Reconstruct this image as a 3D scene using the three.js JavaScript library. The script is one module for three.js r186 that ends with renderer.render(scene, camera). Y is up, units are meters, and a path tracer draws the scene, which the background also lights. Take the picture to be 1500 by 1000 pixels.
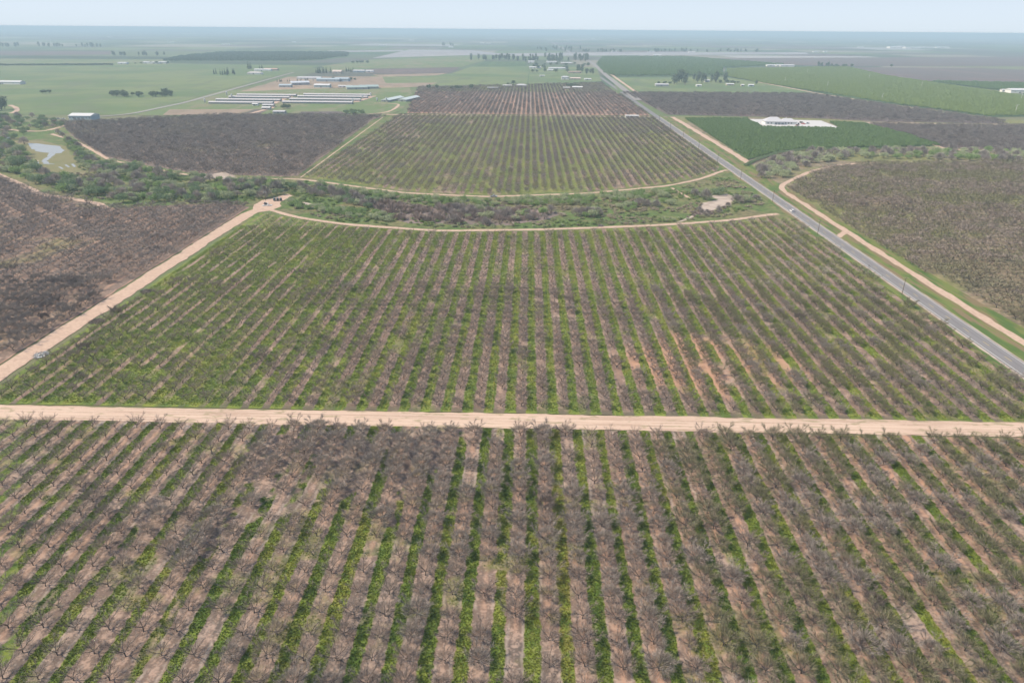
import * as THREE from 'three';
import { mergeGeometries } from 'three/addons/utils/BufferGeometryUtils.js';

// ------------------------------------------------------------------ camera, sky, sun, haze, exposure
const scene = new THREE.Scene();
const EYE = 120, FOCAL = 1000;                       // metres above the plain; focal length in pixels of the 1500 x 1000 photograph
const upC = new THREE.Vector3(0.0075, 1, 0.4572).normalize();
const fwC = new THREE.Vector3(0.027, 0.457, -1); fwC.addScaledVector(upC, -fwC.dot(upC)).normalize();
const rtC = new THREE.Vector3().crossVectors(fwC, upC);
const camera = new THREE.PerspectiveCamera(2 * Math.atan(500 / FOCAL) * 180 / Math.PI, 1.5, 0.5, 150000);
camera.position.set(0, EYE, 0);
camera.quaternion.setFromRotationMatrix(new THREE.Matrix4().makeBasis(
  new THREE.Vector3(rtC.x, upC.x, -fwC.x), new THREE.Vector3(rtC.y, upC.y, -fwC.y), new THREE.Vector3(rtC.z, upC.z, -fwC.z)));
// pixel of the photograph -> point on the level ground
function P(px, py) {
  const dx = (px - 750) / FOCAL, dy = -(py - 500) / FOCAL, dz = -1;
  const wx = dx * rtC.x + dy * rtC.y + dz * rtC.z, wy = dx * upC.x + dy * upC.y + dz * upC.z, wz = -(dx * fwC.x + dy * fwC.y + dz * fwC.z);
  const t = -EYE / Math.min(wy, -0.0012);
  return [wx * t, wz * t];
}
const PP = (list) => list.map(([x, y]) => P(x, y));

const sunDir = new THREE.Vector3(-0.66, 0.72, 0.16).normalize();
{ // hazy spring sky: pale near the horizon, bluer overhead, whiter towards the sun
  const W = 512, H = 256, data = new Float32Array(W * H * 4);
  for (let r = 0; r < H; r++) for (let c = 0; c < W; c++) {
    const up = ((r + 0.5) / H - 0.5) * Math.PI, az = ((c + 0.5) / W - 0.5) * 2 * Math.PI;
    const y = Math.sin(up), x = Math.cos(up) * Math.cos(az), z = Math.cos(up) * Math.sin(az);
    const t = 1 - Math.exp(-Math.max(0, y) * 4.2), low = 1 - 0.1 * Math.exp(-Math.max(0, y) * 90);
    const cs = Math.max(0, x * sunDir.x + y * sunDir.y + z * sunDir.z), glow = 0.05 * cs * cs + 0.28 * Math.pow(cs, 10);
    const i = (r * W + c) * 4;
    data[i] = (0.565 * (1 - t) * low + 0.19 * t) + glow * 1.0;
    data[i + 1] = (0.64 * (1 - t) * low + 0.29 * t) + glow * 0.97;
    data[i + 2] = (0.705 * (1 - t) * low + 0.48 * t) + glow * 0.9;
    data[i + 3] = 1;
  }
  const sky = new THREE.DataTexture(data, W, H, THREE.RGBAFormat, THREE.FloatType);
  sky.mapping = THREE.EquirectangularReflectionMapping; sky.magFilter = THREE.LinearFilter; sky.needsUpdate = true;
  scene.background = sky; scene.environment = sky;
}
const sun = new THREE.DirectionalLight(0xffeed6, 5.0);
sun.position.copy(sunDir).multiplyScalar(900).add(new THREE.Vector3(0, 0, -500));
sun.target.position.set(0, 0, -500);
sun.castShadow = true; sun.shadow.radius = 4; sun.shadow.mapSize.set(4096, 4096);
Object.assign(sun.shadow.camera, { left: -700, right: 700, top: 700, bottom: -700, near: 10, far: 2500 });
scene.add(sun, sun.target);
scene.fog = new THREE.FogExp2(new THREE.Color().setRGB(0.64, 0.86, 1.0), 0.00016);
const renderer = new THREE.WebGLRenderer({ antialias: true });
renderer.toneMapping = THREE.LinearToneMapping;
renderer.toneMappingExposure = 1.40;
renderer.shadowMap.enabled = true;

// ------------------------------------------------------------------ helpers
function rng(seed) { let a = seed >>> 0; return () => { a = (a + 0x6D2B79F5) | 0; let t = Math.imul(a ^ (a >>> 15), 1 | a); t = (t + Math.imul(t ^ (t >>> 7), 61 | t)) ^ t; return ((t ^ (t >>> 14)) >>> 0) / 4294967296; }; }
const TAB = (() => { const r = rng(7), t = new Float32Array(65536); for (let i = 0; i < 65536; i++) t[i] = r(); return t; })();
function vn(x, y) { // smooth value noise, 0..1
  const xf = Math.floor(x), yf = Math.floor(y); let u = x - xf, v = y - yf; u = u * u * (3 - 2 * u); v = v * v * (3 - 2 * v);
  const x0 = xf & 255, x1 = (xf + 1) & 255, y0 = (yf & 255) << 8, y1 = ((yf + 1) & 255) << 8;
  const a = TAB[y0 + x0], b = TAB[y0 + x1], c = TAB[y1 + x0], d = TAB[y1 + x1];
  return a + (b - a) * u + (c - a + (a - b - c + d) * u) * v;
}
const fbm = (x, y) => 0.5 * vn(x, y) + 0.27 * vn(x * 2.03 + 17, y * 2.03 + 5) + 0.15 * vn(x * 4.1 + 3, y * 4.1 + 31) + 0.08 * vn(x * 8.3, y * 8.3);
const ss = (a, b, x) => { const t = Math.min(1, Math.max(0, (x - a) / (b - a))); return t * t * (3 - 2 * t); };
const mix3 = (a, b, t) => [a[0] + (b[0] - a[0]) * t, a[1] + (b[1] - a[1]) * t, a[2] + (b[2] - a[2]) * t];
const inPoly = (pts, x, z) => { let k = false; for (let i = 0, j = pts.length - 1; i < pts.length; j = i++) { const [xi, zi] = pts[i], [xj, zj] = pts[j]; if ((zi > z) !== (zj > z) && x < (xj - xi) * (z - zi) / (zj - zi) + xi) k = !k; } return k; };

const names = {};
function numbered(n) { const k = names[n] = (names[n] ?? -1) + 1; return k ? n + '_' + String(k).padStart(3, '0') : n; }
function obj(name, geo, mat, parent) {
  const m = new THREE.Mesh(Array.isArray(geo) ? mergeGeometries(geo) : geo, mat);
  m.castShadow = m.receiveShadow = true;
  if (parent) { m.name = name; parent.add(m); } else { m.name = numbered(name); scene.add(m); }
  return m;
}
function tag(o, label, category, group) { o.userData.label = label; o.userData.category = category; if (group) o.userData.group = group; return o; }
function thing(name, label, category, x, z, turn = 0, group, y = 0) {
  const g = new THREE.Group(); g.name = numbered(name); g.position.set(x, y, z); g.rotation.y = turn; scene.add(g);
  return tag(g, label, category, group);
}
function copy(root, x, z, turn, sx = 1, sy = 1, y = 0) {
  const c = root.clone(); c.name = numbered(root.name.replace(/_\d\d\d$/, '')); c.userData = { ...root.userData };
  c.position.set(x, y, z); c.rotation.set(0, turn, 0); c.scale.set(sx, sy, sx); scene.add(c); return c;
}
const mat = (r, g, b, o = {}) => new THREE.MeshStandardMaterial({ color: new THREE.Color().setRGB(r, g, b), roughness: 0.95, ...o });
function box(w, h, d, x = 0, y = 0, z = 0, ry = 0) { const g = new THREE.BoxGeometry(w, h, d); if (ry) g.rotateY(ry); return g.translate(x, y, z); }
function cyl(r0, r1, h, x = 0, y = 0, z = 0, n = 10) { return new THREE.CylinderGeometry(r1, r0, h, n).translate(x, y + h / 2, z); }
// sRGB bytes of a texture from a function of the world position that returns a linear base colour
const ALB = 0.78;   // soils and crops are a little darker than first estimated
const LUT = new Uint8Array(4097); for (let i = 0; i <= 4096; i++) { const l = i / 4096; LUT[i] = Math.round(255 * (l <= 0.0031308 ? 12.92 * l : 1.055 * Math.pow(l, 1 / 2.4) - 0.055)); }
const enc = (l) => LUT[Math.max(0, Math.min(4096, (l * ALB * 4096) | 0))];
function groundTexture(x0, z0, x1, z1, W, H, fn) { // z0 is the far edge (v = 1)
  const d = new Uint8Array(W * H * 4);
  for (let r = 0; r < H; r++) { const z = z1 + (z0 - z1) * (r + 0.5) / H; for (let c = 0; c < W; c++) { const x = x0 + (x1 - x0) * (c + 0.5) / W, k = fn(x, z), i = (r * W + c) * 4; d[i] = enc(k[0]); d[i + 1] = enc(k[1]); d[i + 2] = enc(k[2]); d[i + 3] = 255; } }
  const t = new THREE.DataTexture(d, W, H, THREE.RGBAFormat); t.colorSpace = THREE.SRGBColorSpace; t.magFilter = THREE.LinearFilter; t.wrapS = t.wrapT = THREE.RepeatWrapping; t.needsUpdate = true;
  t.userData = { rect: [x0, z0, x1, z1] }; return t;
}
const groundMat = (tex) => new THREE.MeshStandardMaterial({ map: tex, roughness: 1 });
// a level sheet with the outline pts (world x, z); uv spans the rectangle of its texture
function sheet(name, pts, y, material, rect, ragged = 0, step = 6) {
  let q = pts;
  if (ragged) { q = []; pts.forEach(([ax, az], i) => { const [bx, bz] = pts[(i + 1) % pts.length], L = Math.hypot(bx - ax, bz - az), n = Math.max(1, Math.min(160, Math.round(L / step))), nx = -(bz - az) / L, nz = (bx - ax) / L;
    for (let k = 0; k < n; k++) { const t = k / n, x = ax + (bx - ax) * t, z = az + (bz - az) * t, w = (fbm(x * 0.11 + 9, z * 0.11) - 0.5) * 2 * ragged + (vn(x * 0.6, z * 0.6) - 0.5) * ragged * 0.6; q.push([x + nx * w, z + nz * w]); } }); }
  const s = new THREE.Shape(q.map(([x, z]) => new THREE.Vector2(x, -z))), g = new THREE.ShapeGeometry(s).rotateX(-Math.PI / 2), p = g.attributes.position, uv = g.attributes.uv;
  const [x0, z0, x1, z1] = rect || [0, -1, 1, 0];
  for (let i = 0; i < p.count; i++) uv.setXY(i, (p.getX(i) - x0) / (x1 - x0), (p.getZ(i) - z1) / (z0 - z1));
  const nrm = g.attributes.normal; for (let i = 0; i < nrm.count; i++) nrm.setXYZ(i, 0, 1, 0);
  const m = obj(name, g, material); m.position.y = y; m.userData.kind = 'structure'; m.castShadow = false; return m;
}
// a ribbon along a centre line with uneven edges; u runs across, v along in metres
function ribbon(name, line, width, y, material, ragged = 0.4, step = 4, tile = 20) {
  const c = []; for (let i = 0; i < line.length - 1; i++) { const [ax, az] = line[i], [bx, bz] = line[i + 1], n = Math.max(1, Math.round(Math.hypot(bx - ax, bz - az) / step)); for (let k = 0; k < n; k++) c.push([ax + (bx - ax) * k / n, az + (bz - az) * k / n]); } c.push(line[line.length - 1]);
  const sm = c.map((_, i) => { let sx = 0, sz = 0, n = 0; for (let k = -3; k <= 3; k++) { const j = i + k; if (j < 0 || j >= c.length) continue; sx += c[j][0]; sz += c[j][1]; n++; } return i < 3 || i > c.length - 4 ? c[i] : [sx / n, sz / n]; });
  const pos = [], uv = [], idx = []; let run = 0;
  sm.forEach(([x, z], i) => { const a = sm[Math.max(0, i - 1)], b = sm[Math.min(sm.length - 1, i + 1)], L = Math.hypot(b[0] - a[0], b[1] - a[1]) || 1, nx = -(b[1] - a[1]) / L, nz = (b[0] - a[0]) / L; if (i) run += Math.hypot(x - sm[i - 1][0], z - sm[i - 1][1]);
    const w1 = width / 2 + (fbm(x * 0.09, z * 0.09) - 0.5) * 2 * ragged + (vn(x * 0.7, z * 0.7) - 0.5) * ragged, w2 = width / 2 + (fbm(x * 0.09 + 40, z * 0.09) - 0.5) * 2 * ragged + (vn(x * 0.7 + 9, z * 0.7) - 0.5) * ragged;
    pos.push(x - nx * w1, 0, z - nz * w1, x + nx * w2, 0, z + nz * w2); uv.push(x / tile, z / tile, (x + nx * (w1 + w2)) / tile, (z + nz * (w1 + w2)) / tile);
    if (i) { const k = i * 2; idx.push(k - 2, k - 1, k, k, k - 1, k + 1); } });
  const g = new THREE.BufferGeometry(); g.setAttribute('position', new THREE.Float32BufferAttribute(pos, 3)); g.setAttribute('uv', new THREE.Float32BufferAttribute(uv, 2)); g.setIndex(idx); 
  g.setAttribute('normal', new THREE.Float32BufferAttribute(new Array(pos.length / 3).fill([0, 1, 0]).flat(), 3));
  const m = obj(name, g, material); m.position.y = y; m.userData.kind = 'structure'; m.castShadow = false; return m;
}
// ------------------------------------------------------------------ the plain and its parcels
const ROW = 7.4, ROW0 = -4.8, TREE = 6.3;             // metres between grass strips, middle of one strip, metres between trees in a row
const S1 = [0.385, 0.285, 0.23], S2 = [0.12, 0.097, 0.083], S3 = [0.47, 0.275, 0.185], S4 = [0.46, 0.39, 0.33];
const G1 = [0.058, 0.118, 0.013], G2 = [0.19, 0.25, 0.03], G3 = [0.26, 0.235, 0.05];
const ell = (x, z, cx, cz, rx, rz) => Math.hypot((x - cx) / rx, (z - cz) / rz);
// how much grass grows at a place of an orchard block: [amount, yellowness]
function grassNear(x, z) {
  const k = Math.round((x - ROW0) / ROW), d = Math.abs(x - ROW0 - k * ROW);
  const bare = 1 - ss(0.7, 1.15, ell(x, z, -58, -166, 48, 34) + (fbm(x * 0.05, z * 0.05) - 0.5) * 1.5 + (vn(k * 9.7, 2.2) - 0.5) * 0.7);
  const pres = vn(z * 0.045 + k * 13.7, k * 3.31) * 0.55 + vn(x * 0.02 + 5, z * 0.02) * 0.25 + 0.34 - bare * 0.5 - ss(-70, -150, x) * 0.10 - (k === 2 ? 0.07 : 0) - ss(60, 120, x) * 0.06;
  const hw = 1.15 + 0.6 * vn(z * 0.07, k * 7.1) + 0.6 * (vn(x * 1.1, z * 0.9) - 0.5) + 0.5 * (vn(k * 4.4, z * 0.012) - 0.3);
  const strip = ss(hw + 0.15, hw - 0.2, d) * ss(0.34, 0.56, pres + (vn(x * 0.7, z * 0.45) - 0.5) * 0.3);
  const weed = ss(0.56, 0.76, fbm(x * 0.13 + 3, z * 0.13)) * 0.45 * (1 - 0.6 * bare);
  return [Math.max(strip, weed), 0.55 * ss(0.45, 0.8, vn(k * 5.3 + 2, z * 0.03)) + 0.5 * ss(0.5, 0.8, vn(x * 0.3 + 9, z * 0.12)) * 0.6 + (k === 2 ? 0.8 : 0)];
}
function grassMid(x, z) {
  const k = Math.round((x - ROW0) / ROW), d = Math.abs(x - ROW0 - k * ROW);
  const left = ss(-55, -120, x) , right = ss(60, 110, x), far = ss(-330, -420, z);
  const bare = 1 - ss(0.6, 1.2, ell(x, z, 74, -246, 38, 30) + (vn(x * 0.07, z * 0.07) - 0.5) * 0.6);
  const hw = 1.5 + 0.6 * vn(z * 0.06, k * 5.1) + 0.7 * (vn(x * 0.9, z * 0.7) - 0.5) + left * 0.8 + right * 0.15 + far * 0.25;
  const pres = vn(z * 0.05 + k * 11.7, k * 2.31) * 0.5 + vn(x * 0.018 + 5, z * 0.018) * 0.3 + 0.42 - bare * 0.36;
  const strip = ss(hw + 0.2, hw - 0.25, d) * ss(0.34, 0.48, pres);
  const weed = ss(0.56 - left * 0.22 - far * 0.12 - right * 0.06, 0.72, fbm(x * 0.12 + 3, z * 0.05 + 20)) * (0.55 + left * 0.35);
  const tracks = (ss(0.28, 0.1, Math.abs(d - 0.85)) * ss(0.45, 0.65, vn(k * 3.7, z * 0.02 + 4))) * (1 - left * 0.5);
  return [Math.max(strip, weed), 0.12 + Math.max(tracks * 0.9, 0.5 * ss(0.55, 0.8, vn(x * 0.2 + 9, z * 0.1)) + right * 0.15)];
}
function grassFar(x, z) {
  const k = Math.round((x - ROW0) / ROW), d = Math.abs(x - ROW0 - k * ROW);
  const pres = vn(z * 0.02 + k * 11.7, k * 2.31) * 0.35 + fbm(x * 0.012 + 5, z * 0.009) * 0.7;
  const strip = ss(2.9, 1.3, d + (vn(x * 0.3, z * 0.12) - 0.5) * 1.6) * ss(0.3, 0.55, pres + 0.1) * 0.85, weed = ss(0.4, 0.62, fbm(x * 0.05 + 3, z * 0.03)) * 0.75;
  return [Math.max(strip, weed), 0.35 + 0.5 * ss(0.5, 0.75, vn(x * 0.05 + 9, z * 0.03))];
}
function soil(x, z, pink, litter) {
  const n = fbm(x * 0.9, z * 0.9), m = fbm(x * 0.06 + 8, z * 0.06), f = vn(x * 3.1, z * 3.1);
  let c = mix3(S1, S2, ss(0.40, 0.66, n * 0.55 + f * 0.3 + vn(x * 0.35 + 60, z * 0.35) * 0.25 + litter * 0.3 - 0.09));
  c = mix3(c, S3, Math.min(1, pink * ss(0.3, 0.62, m * 0.75 + n * 0.35)));
  return mix3(c, S4, 0.45 * ss(0.72, 0.86, f * 0.6 + n * 0.5));
}
function cover(c, g, x, z, deep = 1) {
  const n = fbm(x * 0.5 + 31, z * 0.5), gr = mix3(mix3(G1, G2, Math.min(1, ss(0.35, 0.7, n) * 0.7 + 0.12 + g[1] * 0.4)), G3, Math.min(0.75, g[1] * 0.55 * ss(0.3, 0.6, vn(x * 0.8, z * 0.8 + 7))));
  return mix3(c, gr, Math.min(1, g[0] * deep * (0.75 + 0.5 * vn(x * 2.3, z * 2.3))));
}
const rowD = (x) => Math.abs(((x - ROW0) / ROW - Math.floor((x - ROW0) / ROW)) - 0.5) * ROW;   // metres from the row of trunks

const R_NEAR = [-240, -194, 240, -40], R_MID = [-205, -500, 195, -203];
const texNear = groundTexture(...R_NEAR, 2048, 1024, (x, z) => {
  const row = ss(1.0, 0.2, rowD(x) + (vn(x, z * 0.5) - 0.5)), right = ss(-10, 70, x);
  let c = soil(x, z, 0.18 + 0.35 * row * ss(0.3, 0.6, vn(x * 0.05, z * 0.05)) + right * 0.4 * (0.4 + row), 0.62 - row * 0.4 - right * 0.15);
  c = mix3(c, S4, 0.6 * ss(-187.5, -190.5, z) * ss(0.5, 0.62, vn(x * 0.33, 3.3)) * ss(0.35, 0.6, vn(x, z)));
  c = mix3(c, S4, 0.45 * ss(0.6, 0.1, Math.abs(rowD(x) - 2.2 + vn(z * 0.35, Math.round(x / ROW) * 1.7) * 0.9)) * ss(0.5, 0.75, vn(z * 0.11, Math.round(x / ROW) * 2.7) * 0.6 + vn(x * 1.3, z * 0.8) * 0.4));
  return cover(c, grassNear(x, z), x, z);
});
const texMid = groundTexture(...R_MID, 2048, 2048, (x, z) => {
  const row = ss(1.4, 0.2, rowD(x) + (vn(x, z * 0.5) - 0.5));
  const bare = 1 - ss(0.6, 1.2, ell(x, z, 74, -246, 38, 30));
  let c = soil(x, z, 0.16 + 0.95 * bare + 0.15 * row, 0.48 - 0.35 * bare);
  c = mix3(c, mix3(S2, [0.09, 0.10, 0.04], 0.5), 0.75 * ss(-207.5, -204.5, z));
  return cover(c, grassMid(x, z), x, z, 0.95);
});
const R_W = [-900, -1110, -200, -200];                 // the grey blocks west of the farm track
const texWest = groundTexture(...R_W, 1024, 1536, (x, z) => {
  const lane = ss(2.2, 3.2, rowD(x)), near = ss(-560, -500, z);
  let c = soil(x, z, (0.2 + 0.4 * lane) * (0.4 + 0.6 * near), 0.75 - lane * 0.35);
  const w = ss(0.58, 0.72, fbm(x * 0.02 + 7, z * 0.02)) * 0.5 * ss(-206, -240, x);
  return cover(c, [w * (0.6 + 0.4 * near), 0.75], x, z, 0.7);
});
const R_N = [-215, -1530, 200, -530];
const texNorth = groundTexture(...R_N, 1024, 2048, (x, z) => {
  const lane = ss(1.6, 3.1, rowD(x));
  if (z < -1094) { let c = soil(x, z, 0.7 + 0.5 * lane, 0.25); c = mix3(c, [0.17, 0.095, 0.075], 0.5 * (1 - lane)); c = mix3(c, S4, 0.5 * lane * ss(0.4, 0.7, vn(Math.round((x - ROW0) / ROW) * 3.1, z * 0.004))); return c; }
  return cover(soil(x, z, 0.2, 0.3), grassFar(x, z), x, z, 1);
});
const R_E = [198, -1110, 1100, -180];
const texEast = groundTexture(...R_E, 1024, 1536, (x, z) => {
  const rd = Math.abs((z / ROW - Math.floor(z / ROW)) - 0.5) * ROW;
  let c = soil(x, z, 0.22, 0.5); const w = 0.25 + 0.55 * ss(0.42, 0.62, fbm(x * 0.015 + 17, z * 0.02)) + 0.4 * ss(2.2, 3.4, rd) * ss(0.55, 0.7, fbm(x * 0.012, z * 0.03 + 9));
  return cover(c, [Math.min(1, w * 0.95), 0.55], x, z, 0.8);
});
const R_C = [-760, -960, 220, -430];
const texCreek = groundTexture(...R_C, 1536, 1024, (x, z) => {
  const n = fbm(x * 0.04, z * 0.06), f = fbm(x * 0.5, z * 0.5);
  let c = mix3([0.10, 0.165, 0.035], [0.185, 0.19, 0.07], ss(0.35, 0.65, n)); c = mix3(c, [0.20, 0.165, 0.085], 0.8 * ss(0.55, 0.72, fbm(x * 0.03 + 50, z * 0.05 + 4))); 
  return mix3(c, mix3(c, [0.05, 0.07, 0.02], 0.6), ss(0.45, 0.65, f));
});
const dirtTex = groundTexture(0, -40, 40, 0, 512, 512, (x, z) => {
  const n = fbm(x * 0.4, z * 0.8), f = vn(x * 4, z * 4); let c = mix3([0.57, 0.415, 0.315], [0.47, 0.33, 0.25], ss(0.35, 0.68, n)); return mix3(c, [0.62, 0.49, 0.40], 0.5 * ss(0.6, 0.9, f));
});
const roadDirtTex = groundTexture(-240, -206, 240, -190, 2048, 128, (x, z) => {   // wheel tracks along the cross road
  const n = fbm(x * 0.03, z * 0.9), f = vn(x * 1.5, z * 4); let c = mix3([0.60, 0.445, 0.345], [0.48, 0.345, 0.265], ss(0.36, 0.66, n)); c = mix3(c, [0.36, 0.26, 0.19], 0.5 * ss(0.62, 0.8, fbm(x * 0.1 + 9, z * 1.2))); const v = (z + 198 + 0.5 * (vn(x * 0.02, 7) - 0.5)), rut = ss(0.55, 0.15, Math.abs(Math.abs(v - 1.9) - 0.85)) + ss(0.55, 0.15, Math.abs(Math.abs(v + 1.7) - 0.85)); c = mix3(c, [0.70, 0.55, 0.44], 0.55 * Math.min(1, rut) * ss(0.25, 0.5, vn(x * 0.06, z))); c = mix3(c, [0.30, 0.26, 0.15], 0.7 * ss(0.62, 0.75, fbm(x * 0.25, z * 0.8 + 5) + 0.12 * ss(3.2, 4.6, Math.abs(v)))); return mix3(c, [0.66, 0.52, 0.42], 0.4 * ss(0.6, 0.9, f));
});
const sandTex = groundTexture(0, -60, 60, 0, 256, 256, (x, z) => mix3([0.50, 0.42, 0.355], [0.36, 0.29, 0.24], ss(0.35, 0.7, fbm(x * 0.2, z * 0.35))));
const asphaltTex = groundTexture(0, -40, 20, 0, 256, 512, (x, z) => { const n = fbm(x * 0.7, z * 0.05), f = vn(x * 5, z * 5); const a = 0.215 + 0.05 * (n - 0.5) + 0.035 * (f - 0.5) - 0.03 * ss(0.6, 0.2, Math.abs(((x + 10) % 3.5) - 1.75)); return [a * 1.0, a * 0.97, a * 1.0]; });
function fieldTex(a, b, c, lines = 0) { return groundTexture(0, -1500, 1500, 0, 512, 512, (x, z) => { const n = fbm(x * 0.006, z * 0.01), m = fbm(x * 0.05 + 9, z * 0.02); let k = mix3(a, b, ss(0.35, 0.65, n)); k = mix3(k, c, 0.8 * ss(0.5, 0.72, m)); return lines ? mix3(k, c, lines * ss(0.4, 0.6, vn(x * 0.14, 2))) : k; }); }
const pastureTex = fieldTex([0.105, 0.165, 0.055], [0.165, 0.205, 0.075], [0.125, 0.155, 0.075]), tanTex = fieldTex([0.36, 0.265, 0.185], [0.30, 0.225, 0.165], [0.24, 0.19, 0.13]);
const greenTex = fieldTex([0.062, 0.118, 0.036], [0.085, 0.145, 0.042], [0.05, 0.092, 0.034], 0.4), brownTex = fieldTex([0.165, 0.115, 0.105], [0.135, 0.105, 0.10], [0.12, 0.10, 0.085], 0.5);
const paleTex = fieldTex([0.36, 0.345, 0.35], [0.30, 0.295, 0.31], [0.26, 0.25, 0.26]), meadowTex = fieldTex([0.17, 0.20, 0.085], [0.125, 0.18, 0.06], [0.22, 0.20, 0.115]);

// the plain itself: half-mile sections of fields out to the horizon
const plainTex = groundTexture(-13000, -26000, 13000, 0, 1024, 1024, (x, z) => {
  const wx = x + 60 * (vn(x * 0.0008, z * 0.0008) - 0.5), i = Math.floor((wx - 195) / 805), j = Math.floor(z / 805), h = (a, b) => TAB[((i * 73 + a * 19) & 255) + (((j * 151 + b * 37) & 255) << 8)];
  let u = (wx - 195) / 805 - i, v = z / 805 - j, a = 0, b = 0; if (h(1, 2) > 0.35) a = u > 0.3 + 0.4 * h(3, 1) ? 1 : 0; if (h(4, 4) > 0.3) b = v > 0.3 + 0.4 * h(2, 6) ? 1 : 0;
  const t = h(7 + a * 3, 9 + b * 5), s = 0.8 + 0.4 * h(11 + a, 3 + b), PAL = [[0.10, 0.145, 0.06], [0.055, 0.088, 0.04], [0.14, 0.175, 0.075], [0.105, 0.11, 0.085], [0.055, 0.105, 0.045], [0.145, 0.125, 0.115], [0.26, 0.24, 0.18], [0.09, 0.12, 0.06], [0.12, 0.155, 0.07], [0.33, 0.32, 0.31]];
  let c = PAL[Math.min(9, (t * 9.25) | 0)]; c = [c[0] * s, c[1] * s, c[2] * s]; 
  if (z > -1700) c = mix3([0.12, 0.165, 0.06], [0.17, 0.17, 0.085], ss(0.4, 0.65, fbm(x * 0.008, z * 0.008)));
  return c;
});
{ const g = new THREE.PlaneGeometry(110000, 62000, 55, 31).rotateX(-Math.PI / 2).translate(0, 0, -29000), p = g.attributes.position, uv = g.attributes.uv;
  for (let i = 0; i < p.count; i++) uv.setXY(i, (p.getX(i) + 13000) / 26000, -p.getZ(i) / 26000);
  const m = obj('ground', g, groundMat(plainTex)); m.userData.kind = 'structure'; m.position.y = -0.15; }

// distant fields, outlines read off the photograph and laid on the plain
const T15 = [0, -1500, 1500, 0]; let lift = 0.05;
const field = (name, px, tex, ragged = 0) => sheet(name, PP(px), lift += 0.012, groundMat(tex), T15, ragged, 30);
field('pasture', [[-300, 168], [205, 168], [330, 130], [400, 112], [440, 102], [475, 96], [250, 92.5], [-300, 97]], pastureTex);
field('far_field', [[-300, 96], [165, 94.5], [250, 91], [240, 87], [-300, 84]], meadowTex);
field('far_field', [[-300, 83.5], [160, 80], [165, 75], [-300, 75]], brownTex);
field('far_field', [[238, 90], [420, 90], [470, 88], [510, 83], [512, 77], [330, 76.5], [258, 84]], greenTex);
field('far_field', [[545, 85], [640, 82], [745, 79.5], [690, 73.5], [600, 72.3]], paleTex);
field('far_field', [[478, 74.2], [590, 73], [592, 75], [488, 76.4]], paleTex);
field('far_field', [[470, 96.5], [545, 87], [690, 82], [712, 88], [676, 98], [545, 100.5], [482, 104]], meadowTex);
field('plowed_field', [[540, 101], [674, 98.4], [658, 106.5], [590, 108.5], [536, 107]], brownTex);
field('pasture', [[500, 129], [600, 128], [772, 124], [776, 98], [712, 90], [660, 108], [545, 111]], pastureTex);
field('far_field', [[692, 97.5], [772, 97], [770, 90], [705, 90]], greenTex);
field('tan_field', [[548, 122], [640, 121], [622, 127], [552, 129]], tanTex, 3);
field('tan_field', [[545, 109.5], [655, 107], [640, 110.5], [560, 112.5]], tanTex, 4);
field('farm_field', [[200, 169], [330, 131.5], [440, 130], [600, 128], [604, 140], [588, 162], [560, 169]], meadowTex);
field('farm_yard', [[352, 134], [422, 112.5], [560, 112], [566, 127], [440, 130.5]], tanTex, 4);
field('tan_field', [[238, 168.5], [248, 160.5], [372, 160], [346, 168.5]], tanTex);
field('plowed_field', [[349, 168.5], [373, 160.3], [394, 160], [378, 168.5]], brownTex);
field('plowed_field', [[440, 163.5], [500, 163], [506, 167.5], [440, 168]], brownTex);
field('pasture', [[774, 124], [882, 121], [874, 98], [776, 98.5]], pastureTex);
field('far_field', [[690, 79], [880, 76.5], [1180, 76.5], [1185, 79.5], [872, 81.5], [760, 82]], paleTex);
field('grove_floor', [[880, 107], [873, 93], [882, 82.5], [1000, 82.5], [1180, 96], [1060, 99.5], [1060, 111.4], [900, 111.8]], greenTex);
field('pasture', [[894, 113], [1060, 112.4], [1108, 120], [1192, 136], [906, 134.5]], pastureTex);
field('far_field', [[1000, 85.5], [1500, 83], [1800, 83], [1800, 97], [1240, 97], [1010, 91]], brownTex);
field('far_field', [[1235, 98.2], [1500, 100], [1800, 104], [1800, 128], [1360, 118.5], [1300, 111]], brownTex);
field('far_field', [[1380, 97.4], [1800, 97.4], [1800, 103.4], [1500, 102]], meadowTex);
field('grove_floor', [[1110, 119.5], [1062, 111.6], [1062, 100], [1240, 97.6], [1300, 111.4], [1500, 141], [1800, 172], [1800, 205], [1500, 171], [1447, 171.5], [1300, 151.5], [1200, 136]], greenTex);
field('grove_floor', [[1358, 119], [1800, 128.6], [1800, 168], [1500, 137]], greenTex);
// nearer parcels, each with its own soil
const creekMat = groundMat(texCreek), eastMat = groundMat(texEast), westMat = groundMat(texWest), northMat = groundMat(texNorth);
sheet('creek_bottom', [[-760, -960], [-395, -960], [-395, -1115], [205, -1115], [218, -700], [218, -430], [-195, -430], [-205, -470], [-760, -600]], 0.01, creekMat, R_C);
const B_LEFT = [[-600, -196], [-205, -196], [-204, -492]].concat(PP([[330, 297], [165, 304], [150, 301], [100, 288], [60, 284], [30, 271], [0, 256], [-260, 218]]));
const B_FARLEFT = PP([[88, 179], [108, 202], [160, 232], [280, 254], [420, 259], [436, 257], [546, 175], [566, 170], [330, 168.5], [150, 178]]);
const B_NORTH = [...PP([[446, 259], [520, 269], [600, 280], [715, 285.5], [860, 280.5], [980, 269], [1052, 250]]), [186, -680], [186, -1078], [-196, -1078]];
const B_PLOW = [[-190, -1108], ...PP([[612, 128], [770, 124.5], [882, 121.5]]), [188, -1108]];
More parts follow.
